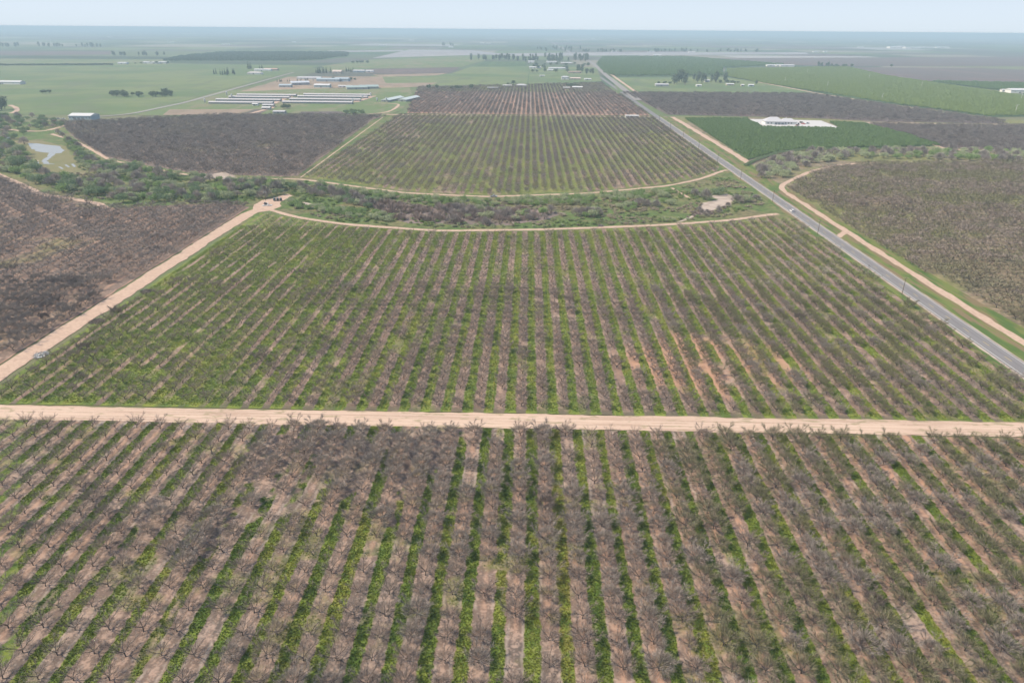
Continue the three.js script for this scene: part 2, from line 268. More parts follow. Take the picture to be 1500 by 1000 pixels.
const B_EAST = PP([[1530, 497], [1300, 368], [1195, 300], [1153, 276], [1200, 250], [1270, 240], [1500, 240], [1900, 246], [1900, 497]]);
const B_NE = [[206, -1400], ...PP([[978, 168], [1100, 170.5], [1200, 173.5], [1300, 178], [1480, 181], [1440, 172.5], [1300, 154], [1192, 138], [912, 136]])];
const B_L = PP([[1275, 182.5], [1800, 188], [1800, 232], [1500, 222], [1384, 216], [1335, 201]]);
const B_GREEN = PP([[1004, 174], [1094, 174], [1118, 186.5], [1234, 188.5], [1215, 179], [1268, 182], [1330, 198], [1380, 213.5], [1300, 216], [1175, 218], [1140, 223], [1096, 234]]);
sheet('orchard_floor', B_LEFT, 0.02, westMat, R_W, 1);
sheet('orchard_floor', B_FARLEFT, 0.02, westMat, R_W, 1.5);
sheet('orchard_floor', B_NORTH, 0.02, northMat, R_N, 1);
sheet('orchard_floor', B_PLOW, 0.12, northMat, R_N);
sheet('east_plain', [[199.5, -180], [1100, -180], [1100, -1105], [204, -1105]], -0.02, eastMat, R_E);
sheet('orchard_floor', B_EAST, 0.02, eastMat, R_E, 1);
sheet('orchard_floor', B_NE, 0.16, groundMat(brownTex), T15);
sheet('orchard_floor', B_L, 0.06, groundMat(brownTex), T15);
sheet('grove_floor', B_GREEN, 0.06, groundMat(greenTex), T15);
sheet('orchard_floor', [[-240, -193.2], [188, -193.2], [188, -40], [-240, -40]], 0.02, groundMat(texNear), R_NEAR, 0.7, 3);
const B_MID = [[-192.5, -203], ...PP([[382, 311], [430, 320], [500, 330.5], [640, 340.5], [800, 338.5], [960, 332.5], [1060, 326], [1130, 318]]), [187, -480], [187, -203]];
sheet('orchard_floor', B_MID, 0.03, groundMat(texMid), R_MID, 0.7, 3);
const vergeTex = groundTexture(180, -1100, 226, -150, 128, 1024, (x, z) => { const n = fbm(x * 0.3, z * 0.08), c = mix3([0.075, 0.135, 0.022], [0.15, 0.185, 0.04], ss(0.35, 0.65, n)); return mix3(c, [0.22, 0.15, 0.085], 0.85 * ss(0.52, 0.68, fbm(x * 0.5 + 3, z * 0.05) + ss(205.5, 208.5, x) * 0.16 * (x < 210 ? 1 : 0))); });
sheet('road_verge', [[186.5, -150], [226, -150], [216, -600], [222, -700], [222, -1095], [186.5, -1095]], 0.04, groundMat(vergeTex), [180, -1100, 226, -150], 0.3, 5);

// ---- tracks and roads
const dirt = groundMat(dirtTex), D = (px) => PP(px);
const crossMat = groundMat(roadDirtTex);
{ const g = ribbon('dirt_road', [[-260, -197.4], [-100, -197.6], [0, -198.0], [100, -198.4], [189, -198.8]], 9.3, 0.06, crossMat, 0.7, 2.5); const p = g.geometry.attributes.position, uv = g.geometry.attributes.uv; for (let i = 0; i < p.count; i++) uv.setXY(i, (p.getX(i) + 240) / 480, -(p.getZ(i) + 190) / 16); }
ribbon('dirt_track', [[-199, -190], [-199, -300], [-198.5, -400], [-198, -470], ...D([[388, 303]])], 9, 0.05, dirt, 1.2, 4);
ribbon('dirt_track', D([[392, 306], [430, 317.5], [500, 328], [640, 338], [800, 336], [960, 330], [1060, 323.5], [1115, 316], [1140, 313]]), 4.2, 0.055, dirt, 0.6, 4);
ribbon('dirt_track', D([[-60, 232], [0, 257], [30, 270], [60, 285], [100, 290], [140, 297], [157, 305]]), 6, 0.055, dirt, 1.2, 4);
ribbon('dirt_track', D([[75, 196], [110, 207], [130, 217], [160, 234], [220, 246], [280, 257], [340, 260.5], [420, 262], [440, 262], [520, 273], [600, 283], [715, 288], [860, 283], [980, 272], [1030, 261], [1058, 250], [1066, 249]]), 4, 0.055, dirt, 0.9, 4);
ribbon('dirt_track', D([[984, 275], [995, 281], [1010, 290]]), 2.6, 0.05, dirt, 0.4, 3);
ribbon('dirt_track', D([[-30, 188], [0, 188.5], [24, 191], [60, 193], [110, 180]]), 6, 0.05, dirt, 1, 6);
ribbon('dirt_track', [P(440, 260), P(560, 172)], 1.4, 0.05, dirt, 0.4, 6);
ribbon('dirt_track', [[-420, -1088], [-200, -1091], [0, -1092], [188, -1093]], 9, 0.14, dirt, 0.6, 8);
ribbon('dirt_track', [[214, -190], [212, -300], [211.5, -400], [211.5, -480], [211.5, -570], ...D([[1143, 273], [1150, 268], [1190, 250], [1230, 241], [1290, 237.5]])], 4.6, 0.06, dirt, 1, 4);
ribbon('dirt_track', [[200, -432], [206, -440], [211, -446]], 4, 0.062, dirt, 0.6, 2);
ribbon('dirt_track', [[219, -1094], [220, -960], [221, -840], [221.5, -730], [220, -700]], 7, 0.06, dirt, 1.6, 6);
ribbon('dirt_track', D([[1108, 119.5], [1200, 137], [1300, 153], [1400, 165], [1455, 172.5]]), 8, 0.2, dirt, 0.5, 10);
ribbon('dirt_track', D([[1262, 179.5], [1400, 181.5], [1560, 184]]), 8, 0.2, dirt, 0.8, 10);
ribbon('dirt_track', D([[1325, 199], [1365, 210], [1385, 219], [1430, 221], [1520, 225]]), 6, 0.1, dirt, 1.6, 8);
ribbon('dirt_track', D([[430, 106], [340, 131], [270, 150.5], [183, 168.8], [120, 172]]), 9, 0.5, groundMat(fieldTex([0.34, 0.33, 0.31], [0.3, 0.29, 0.27], [0.26, 0.25, 0.22])), 0.5, 12);
ribbon('dirt_track', D([[16, 166], [26, 162], [22, 157], [14, 154]]), 7, 0.3, dirt, 1, 6);
ribbon('dirt_track', D([[520, 149.5], [548, 140.5]]), 12, 0.4, dirt, 2, 8);
ribbon('dirt_track', D([[396, 153], [430, 139.5]]), 10, 0.4, dirt, 2, 8);
ribbon('dirt_track', D([[525, 168], [562, 166], [578, 160], [586, 152], [548, 151]]), 5, 0.4, dirt, 1, 8);
ribbon('dirt_track', D([[360, 168], [392, 160], [402, 156]]), 8, 0.42, dirt, 2, 8);
sheet('dirt_yard', D([[372, 300], [384, 293], [400, 290], [421, 284], [428, 287], [410, 296], [412, 302], [392, 309], [368, 312]]), 0.07, dirt, [0, -40, 40, 0], 1, 3);
sheet('dirt_yard', D([[290, 258], [330, 252], [345, 258], [340, 262], [300, 262]]), 0.07, groundMat(sandTex), [0, -60, 60, 0], 1, 4);
sheet('concrete_pad', D([[1096.4, 174.4], [1203, 176.6], [1231, 187.3], [1120, 185.2]]), 0.22, mat(0.46, 0.455, 0.45), null);
const sandMat = groundMat(sandTex), inZ = (ox, oy, s, l) => PP(l.map(([a, b]) => [ox + a / s, oy + b / s]));
sheet('sand_bar', inZ(980, 240, 9.375, [[590, 430], [700, 425], [800, 410], [880, 440], [895, 520], [830, 570], [700, 592], [560, 660], [440, 692], [300, 745], [180, 795], [100, 805], [280, 725], [430, 640], [420, 590], [470, 530], [690, 490], [600, 460]]), 0.05, sandMat, [0, -60, 60, 0], 0.8, 3);
sheet('sand_bar', inZ(380, 160, 3.947, [[240, 530], [330, 555], [430, 580], [520, 610], [500, 618], [400, 592], [300, 568], [230, 540]]), 0.05, sandMat, [0, -60, 60, 0], 0.6, 3);
sheet('sand_bar', inZ(0, 100, 6.25, [[245, 850], [300, 840], [360, 842], [340, 850], [270, 870], [310, 900], [270, 905], [255, 880]]), 0.04, sandMat, [0, -60, 60, 0], 0.6, 4);
sheet('dry_channel', PP([[545, 297], [640, 302], [770, 305], [830, 312], [800, 322], [740, 330], [600, 327], [555, 315]]), 0.035, groundMat(fieldTex([0.25, 0.195, 0.175], [0.21, 0.165, 0.15], [0.17, 0.14, 0.115])), T15, 2, 4);
sheet('marsh', PP([[22, 205], [60, 206], [96, 214], [104, 226], [128, 250], [120, 262], [60, 256], [40, 244], [26, 226]]), 0.03, groundMat(fieldTex([0.20, 0.185, 0.08], [0.25, 0.20, 0.12], [0.16, 0.17, 0.07])), T15, 2.5, 5);
const water = new THREE.MeshPhysicalMaterial({ color: new THREE.Color().setRGB(0.26, 0.25, 0.225), roughness: 0.04, ior: 1.33 });
sheet('pond_water', inZ(0, 100, 6.25, [[255, 685], [330, 688], [420, 698], [545, 712], [578, 750], [560, 776], [505, 780], [470, 815], [420, 848], [440, 874], [510, 878], [400, 874], [378, 845], [430, 805], [440, 776], [330, 757], [278, 735]]), 0.07, water, null, 2, 4);
for (const l of [[[300, 852], [350, 856], [352, 872], [310, 870]], [[382, 918], [410, 914], [420, 934], [390, 938]], [[528, 902], [548, 900], [582, 918], [560, 924]], [[585, 884], [604, 880], [640, 904], [622, 908]], [[645, 876], [670, 874], [694, 900], [672, 906]], [[545, 976], [575, 976], [582, 1000], [556, 1000]], [[0, 628], [60, 624], [95, 634], [60, 646], [0, 646]]]) sheet('pool_water', inZ(0, 100, 6.25, l), 0.07, water, null, 0.5, 3);

// the county road: asphalt with edge lines and a broken centre line, all parallel to the tree rows
const asphalt = groundMat(asphaltTex);
sheet('road', [[191.2, -100], [199.9, -100], [200.1, -1100], [203, -2600], [194.5, -2600], [191.6, -1100]], 0.30 - 0.2, asphalt, [180, -40, 200, 0]);
const paint = mat(0.62, 0.62, 0.60), yellow = mat(0.62, 0.48, 0.16);
for (const [x, w] of [[192.2, 0.22], [199.1, 0.2]]) sheet('road_edge_line', [[x, -100], [x + w, -100], [x + w + 0.1, -1090], [x + 0.1, -1090]], 0.112, paint);
for (let z = -105; z > -900; z -= 14.6) sheet('road_centre_line', [[195.62, z], [195.78, z], [195.78 + 0.002, z - 4.6], [195.62, z - 4.6]], 0.112, yellow);
const shoulder = groundMat(sandTex);
ribbon('road_shoulder', [[190.7, -100], [190.9, -600], [191.2, -1095]], 1.3, 0.085, shoulder, 0.25, 3, 60);
ribbon('road_shoulder', [[200.2, -100], [200.3, -600], [200.6, -1095]], 1.0, 0.085, shoulder, 0.25, 3, 60);
ribbon('far_road', D([[935, 147], [890, 112], [868, 92], [838, 78], [815, 66], [800, 55]]), 14, 0.5, groundMat(fieldTex([0.30, 0.28, 0.27], [0.28, 0.26, 0.25], [0.26, 0.24, 0.22])), 0.3, 40);
ribbon('dirt_track', D([[950, 148], [905, 116], [890, 105]]), 7, 0.45, dirt, 1, 20);
// ------------------------------------------------------------------ orchard trees: short trunk, open vase of limbs, fine bare twigs
class Soup { // loose triangles
  constructor() { this.p = []; this.n = []; }
  tri(a, b, c, nx, ny, nz) { this.p.push(...a, ...b, ...c); for (let i = 0; i < 3; i++) this.n.push(nx, ny, nz); }
  geo() { const g = new THREE.BufferGeometry(); g.setAttribute('position', new THREE.Float32BufferAttribute(this.p, 3)); g.setAttribute('normal', new THREE.Float32BufferAttribute(this.n, 3)); g.setAttribute('uv', new THREE.Float32BufferAttribute(new Float32Array(this.p.length / 3 * 2), 2)); return g; }
  tube(pts, radii, sides) { // a limb through points
    const rings = pts.map((p, i) => { const a = pts[Math.max(0, i - 1)], b = pts[Math.min(pts.length - 1, i + 1)], d = new THREE.Vector3().subVectors(b, a).normalize(), s = new THREE.Vector3(0.3, 0.1, 0.95).cross(d).normalize(), t = new THREE.Vector3().crossVectors(d, s);
      return Array.from({ length: sides }, (_, k) => { const w = k / sides * 2 * Math.PI, n = s.clone().multiplyScalar(Math.cos(w)).addScaledVector(t, Math.sin(w)); return [p.clone().addScaledVector(n, radii[i]), n]; }); });
    for (let i = 0; i < rings.length - 1; i++) for (let k = 0; k < sides; k++) { const a = rings[i][k], b = rings[i][(k + 1) % sides], c = rings[i + 1][k], d = rings[i + 1][(k + 1) % sides];
      for (const q of [[a, b, c], [b, d, c]]) { for (const [v] of q) this.p.push(v.x, v.y, v.z); for (const [, n] of q) this.n.push(n.x, n.y, n.z); } }
  }
  sliver(p, d, L, w, r) { // one twig: a long thin triangle
    const s = new THREE.Vector3(r() - 0.5, r() - 0.5, r() - 0.5).cross(d).normalize().multiplyScalar(w / 2), n = new THREE.Vector3().crossVectors(d, s).normalize(); if (n.y < 0) n.negate();
    this.tri([p.x - s.x, p.y - s.y, p.z - s.z], [p.x + s.x, p.y + s.y, p.z + s.z], [p.x + d.x * L, p.y + d.y * L, p.z + d.z * L], n.x, n.y, n.z);
  }
  leaf(x, y, z, s, r, upBias = 0.6) { // a small leaf-like quad
    const n = new THREE.Vector3(r() * 2 - 1, (r() * 2 - 1) * (1 - upBias) + upBias * 1.2, r() * 2 - 1).normalize(), a = new THREE.Vector3(r() - 0.5, r() - 0.5, r() - 0.5).cross(n).normalize(), b = new THREE.Vector3().crossVectors(n, a);
    const l = s * (0.7 + 0.6 * r()), w = l * 0.55, q = [[l, 0], [0, w], [-l, 0], [0, -w]].map(([i, j]) => [x + a.x * i + b.x * j, y + a.y * i + b.y * j, z + a.z * i + b.z * j]);
    this.tri(q[0], q[1], q[2], n.x, n.y, n.z); this.tri(q[0], q[2], q[3], n.x, n.y, n.z);
  }
}
const V = (x, y, z) => new THREE.Vector3(x, y, z);
function makeBareTree(seed, { twigs = 900, R = 2.3, Ht = 4, w = 0.023, len = 0.8, leaves = 0, limbs = 4, lod = 0 }) {
  const r = rng(seed), wood = new Soup(), fine = new Soup(), ends = [];
  const lean = V((r() - 0.5) * 0.3, 0.8 + 0.2 * r(), (r() - 0.5) * 0.3);
  wood.tube([V(0, -0.1, 0), V(lean.x * 0.4, 0.45, lean.z * 0.4), lean], [0.16, 0.115, 0.12], lod ? 3 : 6);
  const a0 = r() * 6.28;
  for (let i = 0; i < limbs; i++) {
    const az = a0 + i / limbs * 6.28 + (r() - 0.5) * 0.7, out = R * (0.48 + 0.16 * r()), up = Ht * (0.28 + 0.12 * r());
    const e = V(lean.x + Math.cos(az) * out, lean.y + up, lean.z + Math.sin(az) * out), m = lean.clone().lerp(e, 0.5).add(V((r() - 0.5) * 0.25, -0.08 - 0.12 * r(), (r() - 0.5) * 0.25));
    wood.tube([lean.clone().add(V(0, -0.08, 0)), m, e], [0.088, 0.07, 0.05], lod ? 3 : 5);
    const n2 = 3; for (let j = 0; j < n2; j++) {
      const b = j === 0 ? m : e, az2 = az + (j - 1) * 0.75 + (r() - 0.5) * 0.6, o2 = R * (0.3 + 0.2 * r()), u2 = Ht * (0.17 + 0.17 * r()), e2 = b.clone().add(V(Math.cos(az2) * o2, u2, Math.sin(az2) * o2)), m2 = b.clone().lerp(e2, 0.5).add(V((r() - 0.5) * 0.2, (r() - 0.5) * 0.15, (r() - 0.5) * 0.2));
      if (!lod) wood.tube([b, m2, e2], [0.046, 0.036, 0.025], 4); else wood.tube([b, e2], [0.06, 0.035], 3);
      ends.push([b, e2]);
      for (let k = 0; k < 2; k++) { const az3 = az2 + (r() - 0.5) * 2.2, o3 = R * (0.14 + 0.16 * r()), e3 = e2.clone().lerp(m2, k * 0.5).add(V(Math.cos(az3) * o3, Ht * (0.08 + 0.14 * r()), Math.sin(az3) * o3)); if (!lod) wood.tube([e2.clone().lerp(m2, k * 0.5), e3], [0.026, 0.014], 3); ends.push([k ? m2 : e2, e3], [k ? m2 : e2, e3]); }
    }
  }
  for (let i = 0; i < twigs; i++) { let p, d;
    if (i % 5 < 2) { const [a, b] = ends[(r() * ends.length) | 0], az = Math.atan2(b.z, b.x) + (r() - 0.5) * 2.6, el = -0.1 + 1.25 * r(); p = a.clone().lerp(b, 0.3 + 0.75 * r()); d = V(Math.cos(az) * Math.cos(el), Math.sin(el), Math.sin(az) * Math.cos(el)); }
    else { const az = r() * 6.283, el = -0.15 + 1.55 * Math.pow(r(), 1.3), q = 0.45 + 0.5 * Math.pow(r(), 0.6), lump = 0.82 + 0.36 * vn(az * 1.3 + seed, el * 2.2 + seed * 3.1); d = V(Math.cos(az) * Math.cos(el), Math.sin(el), Math.sin(az) * Math.cos(el)); p = V(d.x * R * 0.86 * q * lump + lean.x, Ht * 0.36 + d.y * Ht * 0.5 * q * lump, d.z * R * 0.86 * q * lump + lean.z); d.add(V((r() - 0.5) * 1.1, (r() - 0.3) * 0.9, (r() - 0.5) * 1.1)).normalize(); }
    const L = len * (0.45 + 0.9 * r()); fine.sliver(p, d, L, w * (0.7 + 0.6 * r()), r);
    if (leaves && i % leaves === 0) { const t = 0.4 + 0.5 * r(); fine.leaf(p.x + d.x * L * t, p.y + d.y * L * t, p.z + d.z * L * t, lod ? 0.14 : 0.055, r); } }
  return { wood: wood.geo(), fine: fine.geo() };
}
const barkM = mat(0.075, 0.06, 0.053), barkGrey = mat(0.11, 0.095, 0.085);
const twigM = [mat(0.375, 0.31, 0.275), mat(0.27, 0.225, 0.205), mat(0.42, 0.37, 0.335), mat(0.27, 0.255, 0.165), mat(0.295, 0.265, 0.255)];
// kinds: 0 open pruned vase, 1 medium, 2 full twiggy crown, 3 full crown coming into leaf, 4 big rounded unpruned
const KIND = [
  { twigs: 1500, R: 2.3, Ht: 3.4, len: 0.85, limbs: 4 }, { twigs: 3600, R: 2.75, Ht: 3.8, len: 0.95, limbs: 4 }, { twigs: 5600, R: 3.05, Ht: 4.2, len: 1.05, limbs: 5 },
  { twigs: 4400, R: 3.05, Ht: 4.1, len: 1.0, limbs: 4, leaves: 5 }, { twigs: 6500, R: 3.0, Ht: 4.9, len: 1.2, limbs: 5 },
];
const near = KIND.map((k, i) => [0, 1, 2].map((v) => makeBareTree(100 + i * 17 + v * 5, k)));
const farK = KIND.map((k, i) => [0, 1].map((v) => makeBareTree(900 + i * 17 + v * 5, { ...k, lod: 1, twigs: Math.round(k.twigs / 15), w: 0.12, len: k.len * 1.15 })));
const twigFor = [0, 0, 2, 3, 1];
const LAB = ['small pruned orchard tree with an open vase of bare limbs', 'orchard tree with thin bare twigs over an open crown', 'orchard tree with a full pale grey crown of bare twigs', 'orchard tree with a full olive tinted crown coming into leaf', 'large dark rounded orchard tree with very dense unpruned twigs'];

// every tree of a block: [x, z, kind, scale, turn]
const density = (x, z) => fbm(x * 0.022 + 40, z * 0.022 + 11);
function plant(poly, along, choose, seed, gap = 0.05) {
  const r = rng(seed), out = []; let x0 = 1e9, x1 = -1e9, z0 = 1e9, z1 = -1e9; for (const [x, z] of poly) { x0 = Math.min(x0, x); x1 = Math.max(x1, x); z0 = Math.min(z0, z); z1 = Math.max(z1, z); }
  const nx = along === 'z' ? ROW : TREE, nz = along === 'z' ? TREE : ROW, off = ROW0 + ROW / 2;
  for (let i = Math.ceil((x0 - off) / nx); i * nx + off < x1; i++) for (let j = Math.ceil(z0 / nz); j * nz < z1; j++) {
    const x = i * nx + off + (r() - 0.5) * 0.7 + (along === 'z' ? 0 : (j & 1) * 0), z = j * nz + (r() - 0.5) * 0.8, q = r(), q2 = r(), q3 = r();
    if (!inPoly(poly, x, z) || q < gap) continue;
    const [kind, s] = choose(x, z, q2, q3); if (kind < 0) continue; out.push([x, z, kind, s * (0.76 + 0.43 * r()), r() * 6.283]);
  }
  return out;
}
const inset = 2.2;
const nearPoly = [[-225, -191.5], [186, -191.5], [186, -68], [-225, -68]];
const treesNear = plant(nearPoly, 'z', (x, z, q, s) => {
  const brown = 1 - ss(0.5, 1.3, ell(x, z, -58, -164, 52, 36) + (fbm(x * 0.05, z * 0.05) - 0.5) * 1.2), right = ss(15, 80, x), D = density(x, z);
  const v = q * 0.55 + (D - 0.5) * 0.9 + brown * 0.3 + right * 0.5 + (x > -25 && x < 50 ? 0.2 : 0) - ss(-75, -120, x) * 0.12;
  if (q > 0.988) return [4, 0.95];
  if (right > 0.4 && s > 0.35) return [3, 0.92 + 0.15 * s];
  return v < 0.30 ? [0, 1.05] : v < 0.56 ? [1, 1] : [2, 0.97];
}, 5, 0.05);
const treesMid = plant([[-188, -206], ...PP([[388, 317], [430, 325], [500, 335], [640, 345.5], [800, 343], [960, 337], [1060, 330], [1120, 322]]), [184, -470], [184, -206]], 'z', (x, z, q, s) => {
  const right = ss(40, 110, x), left = ss(-50, -110, x), v = q * 0.6 + (density(x, z) - 0.5) * 0.8 + 0.12 - left * 0.22 + right * 0.22;
  if (q > 0.992) return [4, 0.85]; if (right > 0.3 && s > 0.45) return [3, 0.86]; return v < 0.42 ? [0, 1] : v < 0.74 ? [1, 0.92] : [2, 0.84];
}, 6, 0.07);
const treesLeft = plant(B_LEFT, 'z', (x, z, q, s) => { const hole = fbm(x * 0.02 + 7, z * 0.02) > 0.62 && q < 0.45; return hole ? [-1] : q > 0.97 ? [4, 0.9] : s > 0.4 ? [2, 0.98] : [1, 1.05]; }, 7, 0.06);
const treesFarLeft = plant(B_FARLEFT, 'z', (x, z, q, s) => (q > 0.9 ? [4, 0.95] : s > 0.4 ? [2, 1] : [1, 1.1]), 8, 0.05);
const treesNorth = plant(B_NORTH, 'z', (x, z, q, s) => { const v = density(x * 0.6, z * 0.6); return q > 0.95 ? [4, 0.9] : v > 0.56 ? [2, 0.9] : s > 0.55 ? [3, 0.88] : [1, 0.95]; }, 9, 0.1);
const treesPlow = plant(B_PLOW, 'z', (x, z, q, s) => (q > 0.88 ? [4, 0.9] : s > 0.5 ? [2, 0.9] : [1, 0.95]), 10, 0.22);
const treesEast = plant(B_EAST, 'x', (x, z, q, s) => { const v = fbm(x * 0.012 + 17, z * 0.03); return q > 0.95 ? [4, 0.95] : v > 0.56 && s > 0.35 ? [3, 1] : s > 0.4 ? [2, 1.05] : [1, 1.15]; }, 11, 0.03);
const treesNE = plant(B_NE, 'z', (x, z, q, s) => (q > 0.88 ? [4, 0.95] : s > 0.4 ? [2, 1] : [1, 1]), 12, 0.16);
const treesL = plant(B_L, 'z', (x, z, q, s) => (q > 0.92 ? [4, 0.9] : [2, 1]), 13, 0.05);

// the 300 that show largest stand as single trees, the others of the block as one mass
const seen = ([x, z]) => { const d = Math.hypot(x, EYE, z); return z < -84 && Math.abs(x - (-z) * 0.028) < 0.70 * (-z * 0.909 + 49.9) + 4 ? 1 / d : 0; };
const ranked = treesNear.map((t) => [seen(t) * t[3] * (t[2] === 4 ? 1.15 : 1), t]).filter(([s]) => s > 0).sort((a, b) => b[0] - a[0]).slice(0, 300).map(([, t]) => t), single = new Set(ranked);
const NAMES = ['pruned_tree', 'orchard_tree', 'orchard_tree', 'leafing_tree', 'rounded_tree'], proto = {};
for (const [x, z, k, s, turn] of ranked) {
  const v = ((x * 7.3 + z * 3.1) & 255) % 3, key = k * 3 + v;
  if (!proto[key]) { const g = proto[key] = new THREE.Group(); g.name = 'orchard_tree'; obj('trunk', near[k][v].wood, barkM, g); obj('crown', near[k][v].fine, twigM[twigFor[k]], g); tag(g, LAB[k], 'tree', ['small pruned trees in the near orchard', 'thin crowned trees in the near orchard', 'full grey crowned trees in the near orchard', 'olive tinted trees in the near orchard', 'large dark rounded trees in the near orchard'][k]); }
  const c = proto[key].clone(); c.name = numbered('orchard_tree'); c.userData = { ...proto[key].userData }; c.position.set(x, 0.02, z); c.rotation.y = turn; c.scale.setScalar(s); scene.add(c);
}
const M4 = new THREE.Matrix4(), Q = new THREE.Quaternion(), UPV = V(0, 1, 0), COL = new THREE.Color();
function mass(name, label, list, lodZ, y = 0.02, tint) {
  const g = new THREE.Group(); g.name = numbered(name); g.userData = { kind: 'stuff', label, category: 'trees' }; scene.add(g);
  const bins = {}; list.forEach((t, i) => { const lod = t[1] < lodZ ? 1 : 0, v = i % (lod ? 2 : 3); (bins[lod + '_' + t[2] + '_' + v] ||= []).push(t); });
  for (const key of Object.keys(bins).sort()) { const [lod, k, v] = key.split('_').map(Number), src = (lod ? farK : near)[k][v], b = bins[key];
    for (const [part, geo, m] of [['trunk', src.wood, barkM], ['crown', src.fine, (tint && tint[k]) || twigM[twigFor[k]]]]) { const im = new THREE.InstancedMesh(geo, m, b.length); im.name = part; im.castShadow = im.receiveShadow = true; b.forEach(([x, z, , s, t], i) => im.setMatrixAt(i, M4.compose(V(x, y, z), Q.setFromAxisAngle(UPV, t), V(s, s, s)))); im.userData.kind = 'stuff'; g.add(im); } }
}
const dark = { 0: twigM[4], 1: twigM[4], 2: twigM[4], 3: mat(0.27, 0.25, 0.18), 4: mat(0.18, 0.155, 0.15) };
mass('orchard_trees', 'rows of bare orchard trees just south of the wide dirt road', treesNear.filter((t) => !single.has(t)), -1e9);
mass('orchard_trees', 'rows of bare trees with green grass strips between dirt road and creek', treesMid, -330, 0.03);
mass('orchard_trees', 'dark bare orchard trees west of the farm track', treesLeft, -330, 0.02, dark);
mass('orchard_trees', 'dark grey bare orchard beyond the pond', treesFarLeft, -1, 0.02, dark);
mass('orchard_trees', 'bare orchard in green grass beyond the creek', treesNorth, -1, 0.02, { 1: twigM[4], 2: twigM[4] });
mass('orchard_trees', 'bare orchard on reddish soil with pale lanes', treesPlow, -1, 0.12, dark);
mass('orchard_trees', 'dense grey olive orchard east of the paved road', treesEast, -300, 0.02, { 1: twigM[3], 2: twigM[0] });
mass('orchard_trees', 'bare orchard behind the grey roofed house', treesNE, -1, 0.16, dark);
mass('orchard_trees', 'plain grey orchard along the far east track', treesL, -1, 0.06, dark);

// ------------------------------------------------------------------ grass strips: real blades in tufts
{
  const r = rng(21), blades = [0, 1, 2].map(() => { const s = new Soup(); for (let i = 0; i < 18; i++) { const a = r() * 6.28, d = r() * 0.2, p = V(Math.cos(a) * d, -0.02, Math.sin(a) * d), az = r() * 6.28, t = 0.25 + 0.5 * r(); s.sliver(p, V(Math.cos(az) * t, 1, Math.sin(az) * t).normalize(), 0.12 + 0.2 * r(), 0.05, r); } return s.geo(); });
  const spots = [[], [], []];
  const sow = (x0, x1, z0, z1, n, fn, size, ok) => { for (let i = 0; i < n; i++) { const x = x0 + (x1 - x0) * r(), z = z0 + (z1 - z0) * r(), q = r(), q2 = r(), t = r() * 6.28; if (!ok(x, z)) continue; const g = fn(x, z); if (g[0] < 0.3 + 0.5 * q) continue; spots[i % 3].push([x, z, size * (0.7 + 0.6 * q2), t, g[1], q]); } };
  sow(-172, 176, -193, -88, 480000, grassNear, 0.9, (x, z) => Math.abs(x - (-z) * 0.028) < 0.77 * (-z * 0.909 + 49.9));
  sow(-190, 186, -440, -204.5, 400000, grassMid, 1.1, (x, z) => inPoly(B_MID, x, z));
  const gm = mat(1, 1, 1, { roughness: 0.8 }), top = new THREE.Group(); top.name = 'grass'; top.userData = { kind: 'stuff', label: 'green cover grass growing in strips between the tree rows', category: 'grass' }; scene.add(top);
  spots.forEach((list, k) => { const im = new THREE.InstancedMesh(blades[k], gm, list.length); im.name = 'grass_tuft'; im.userData.kind = 'stuff'; im.castShadow = im.receiveShadow = true;
    list.forEach(([x, z, s, t, yel, q], i) => { im.setMatrixAt(i, M4.compose(V(x, 0.03, z), Q.setFromAxisAngle(UPV, t), V(s, s, s))); const c = mix3(mix3([0.105, 0.19, 0.018], [0.31, 0.37, 0.042], Math.min(1, 0.02 + q * 0.18 + 0.5 * fbm(x * 0.25, z * 0.25) + yel * 0.55)), [0.38, 0.35, 0.085], Math.min(0.7, Math.max(0, yel - 0.35))); im.setColorAt(i, COL.setRGB(c[0], c[1], c[2])); }); top.add(im); });
}
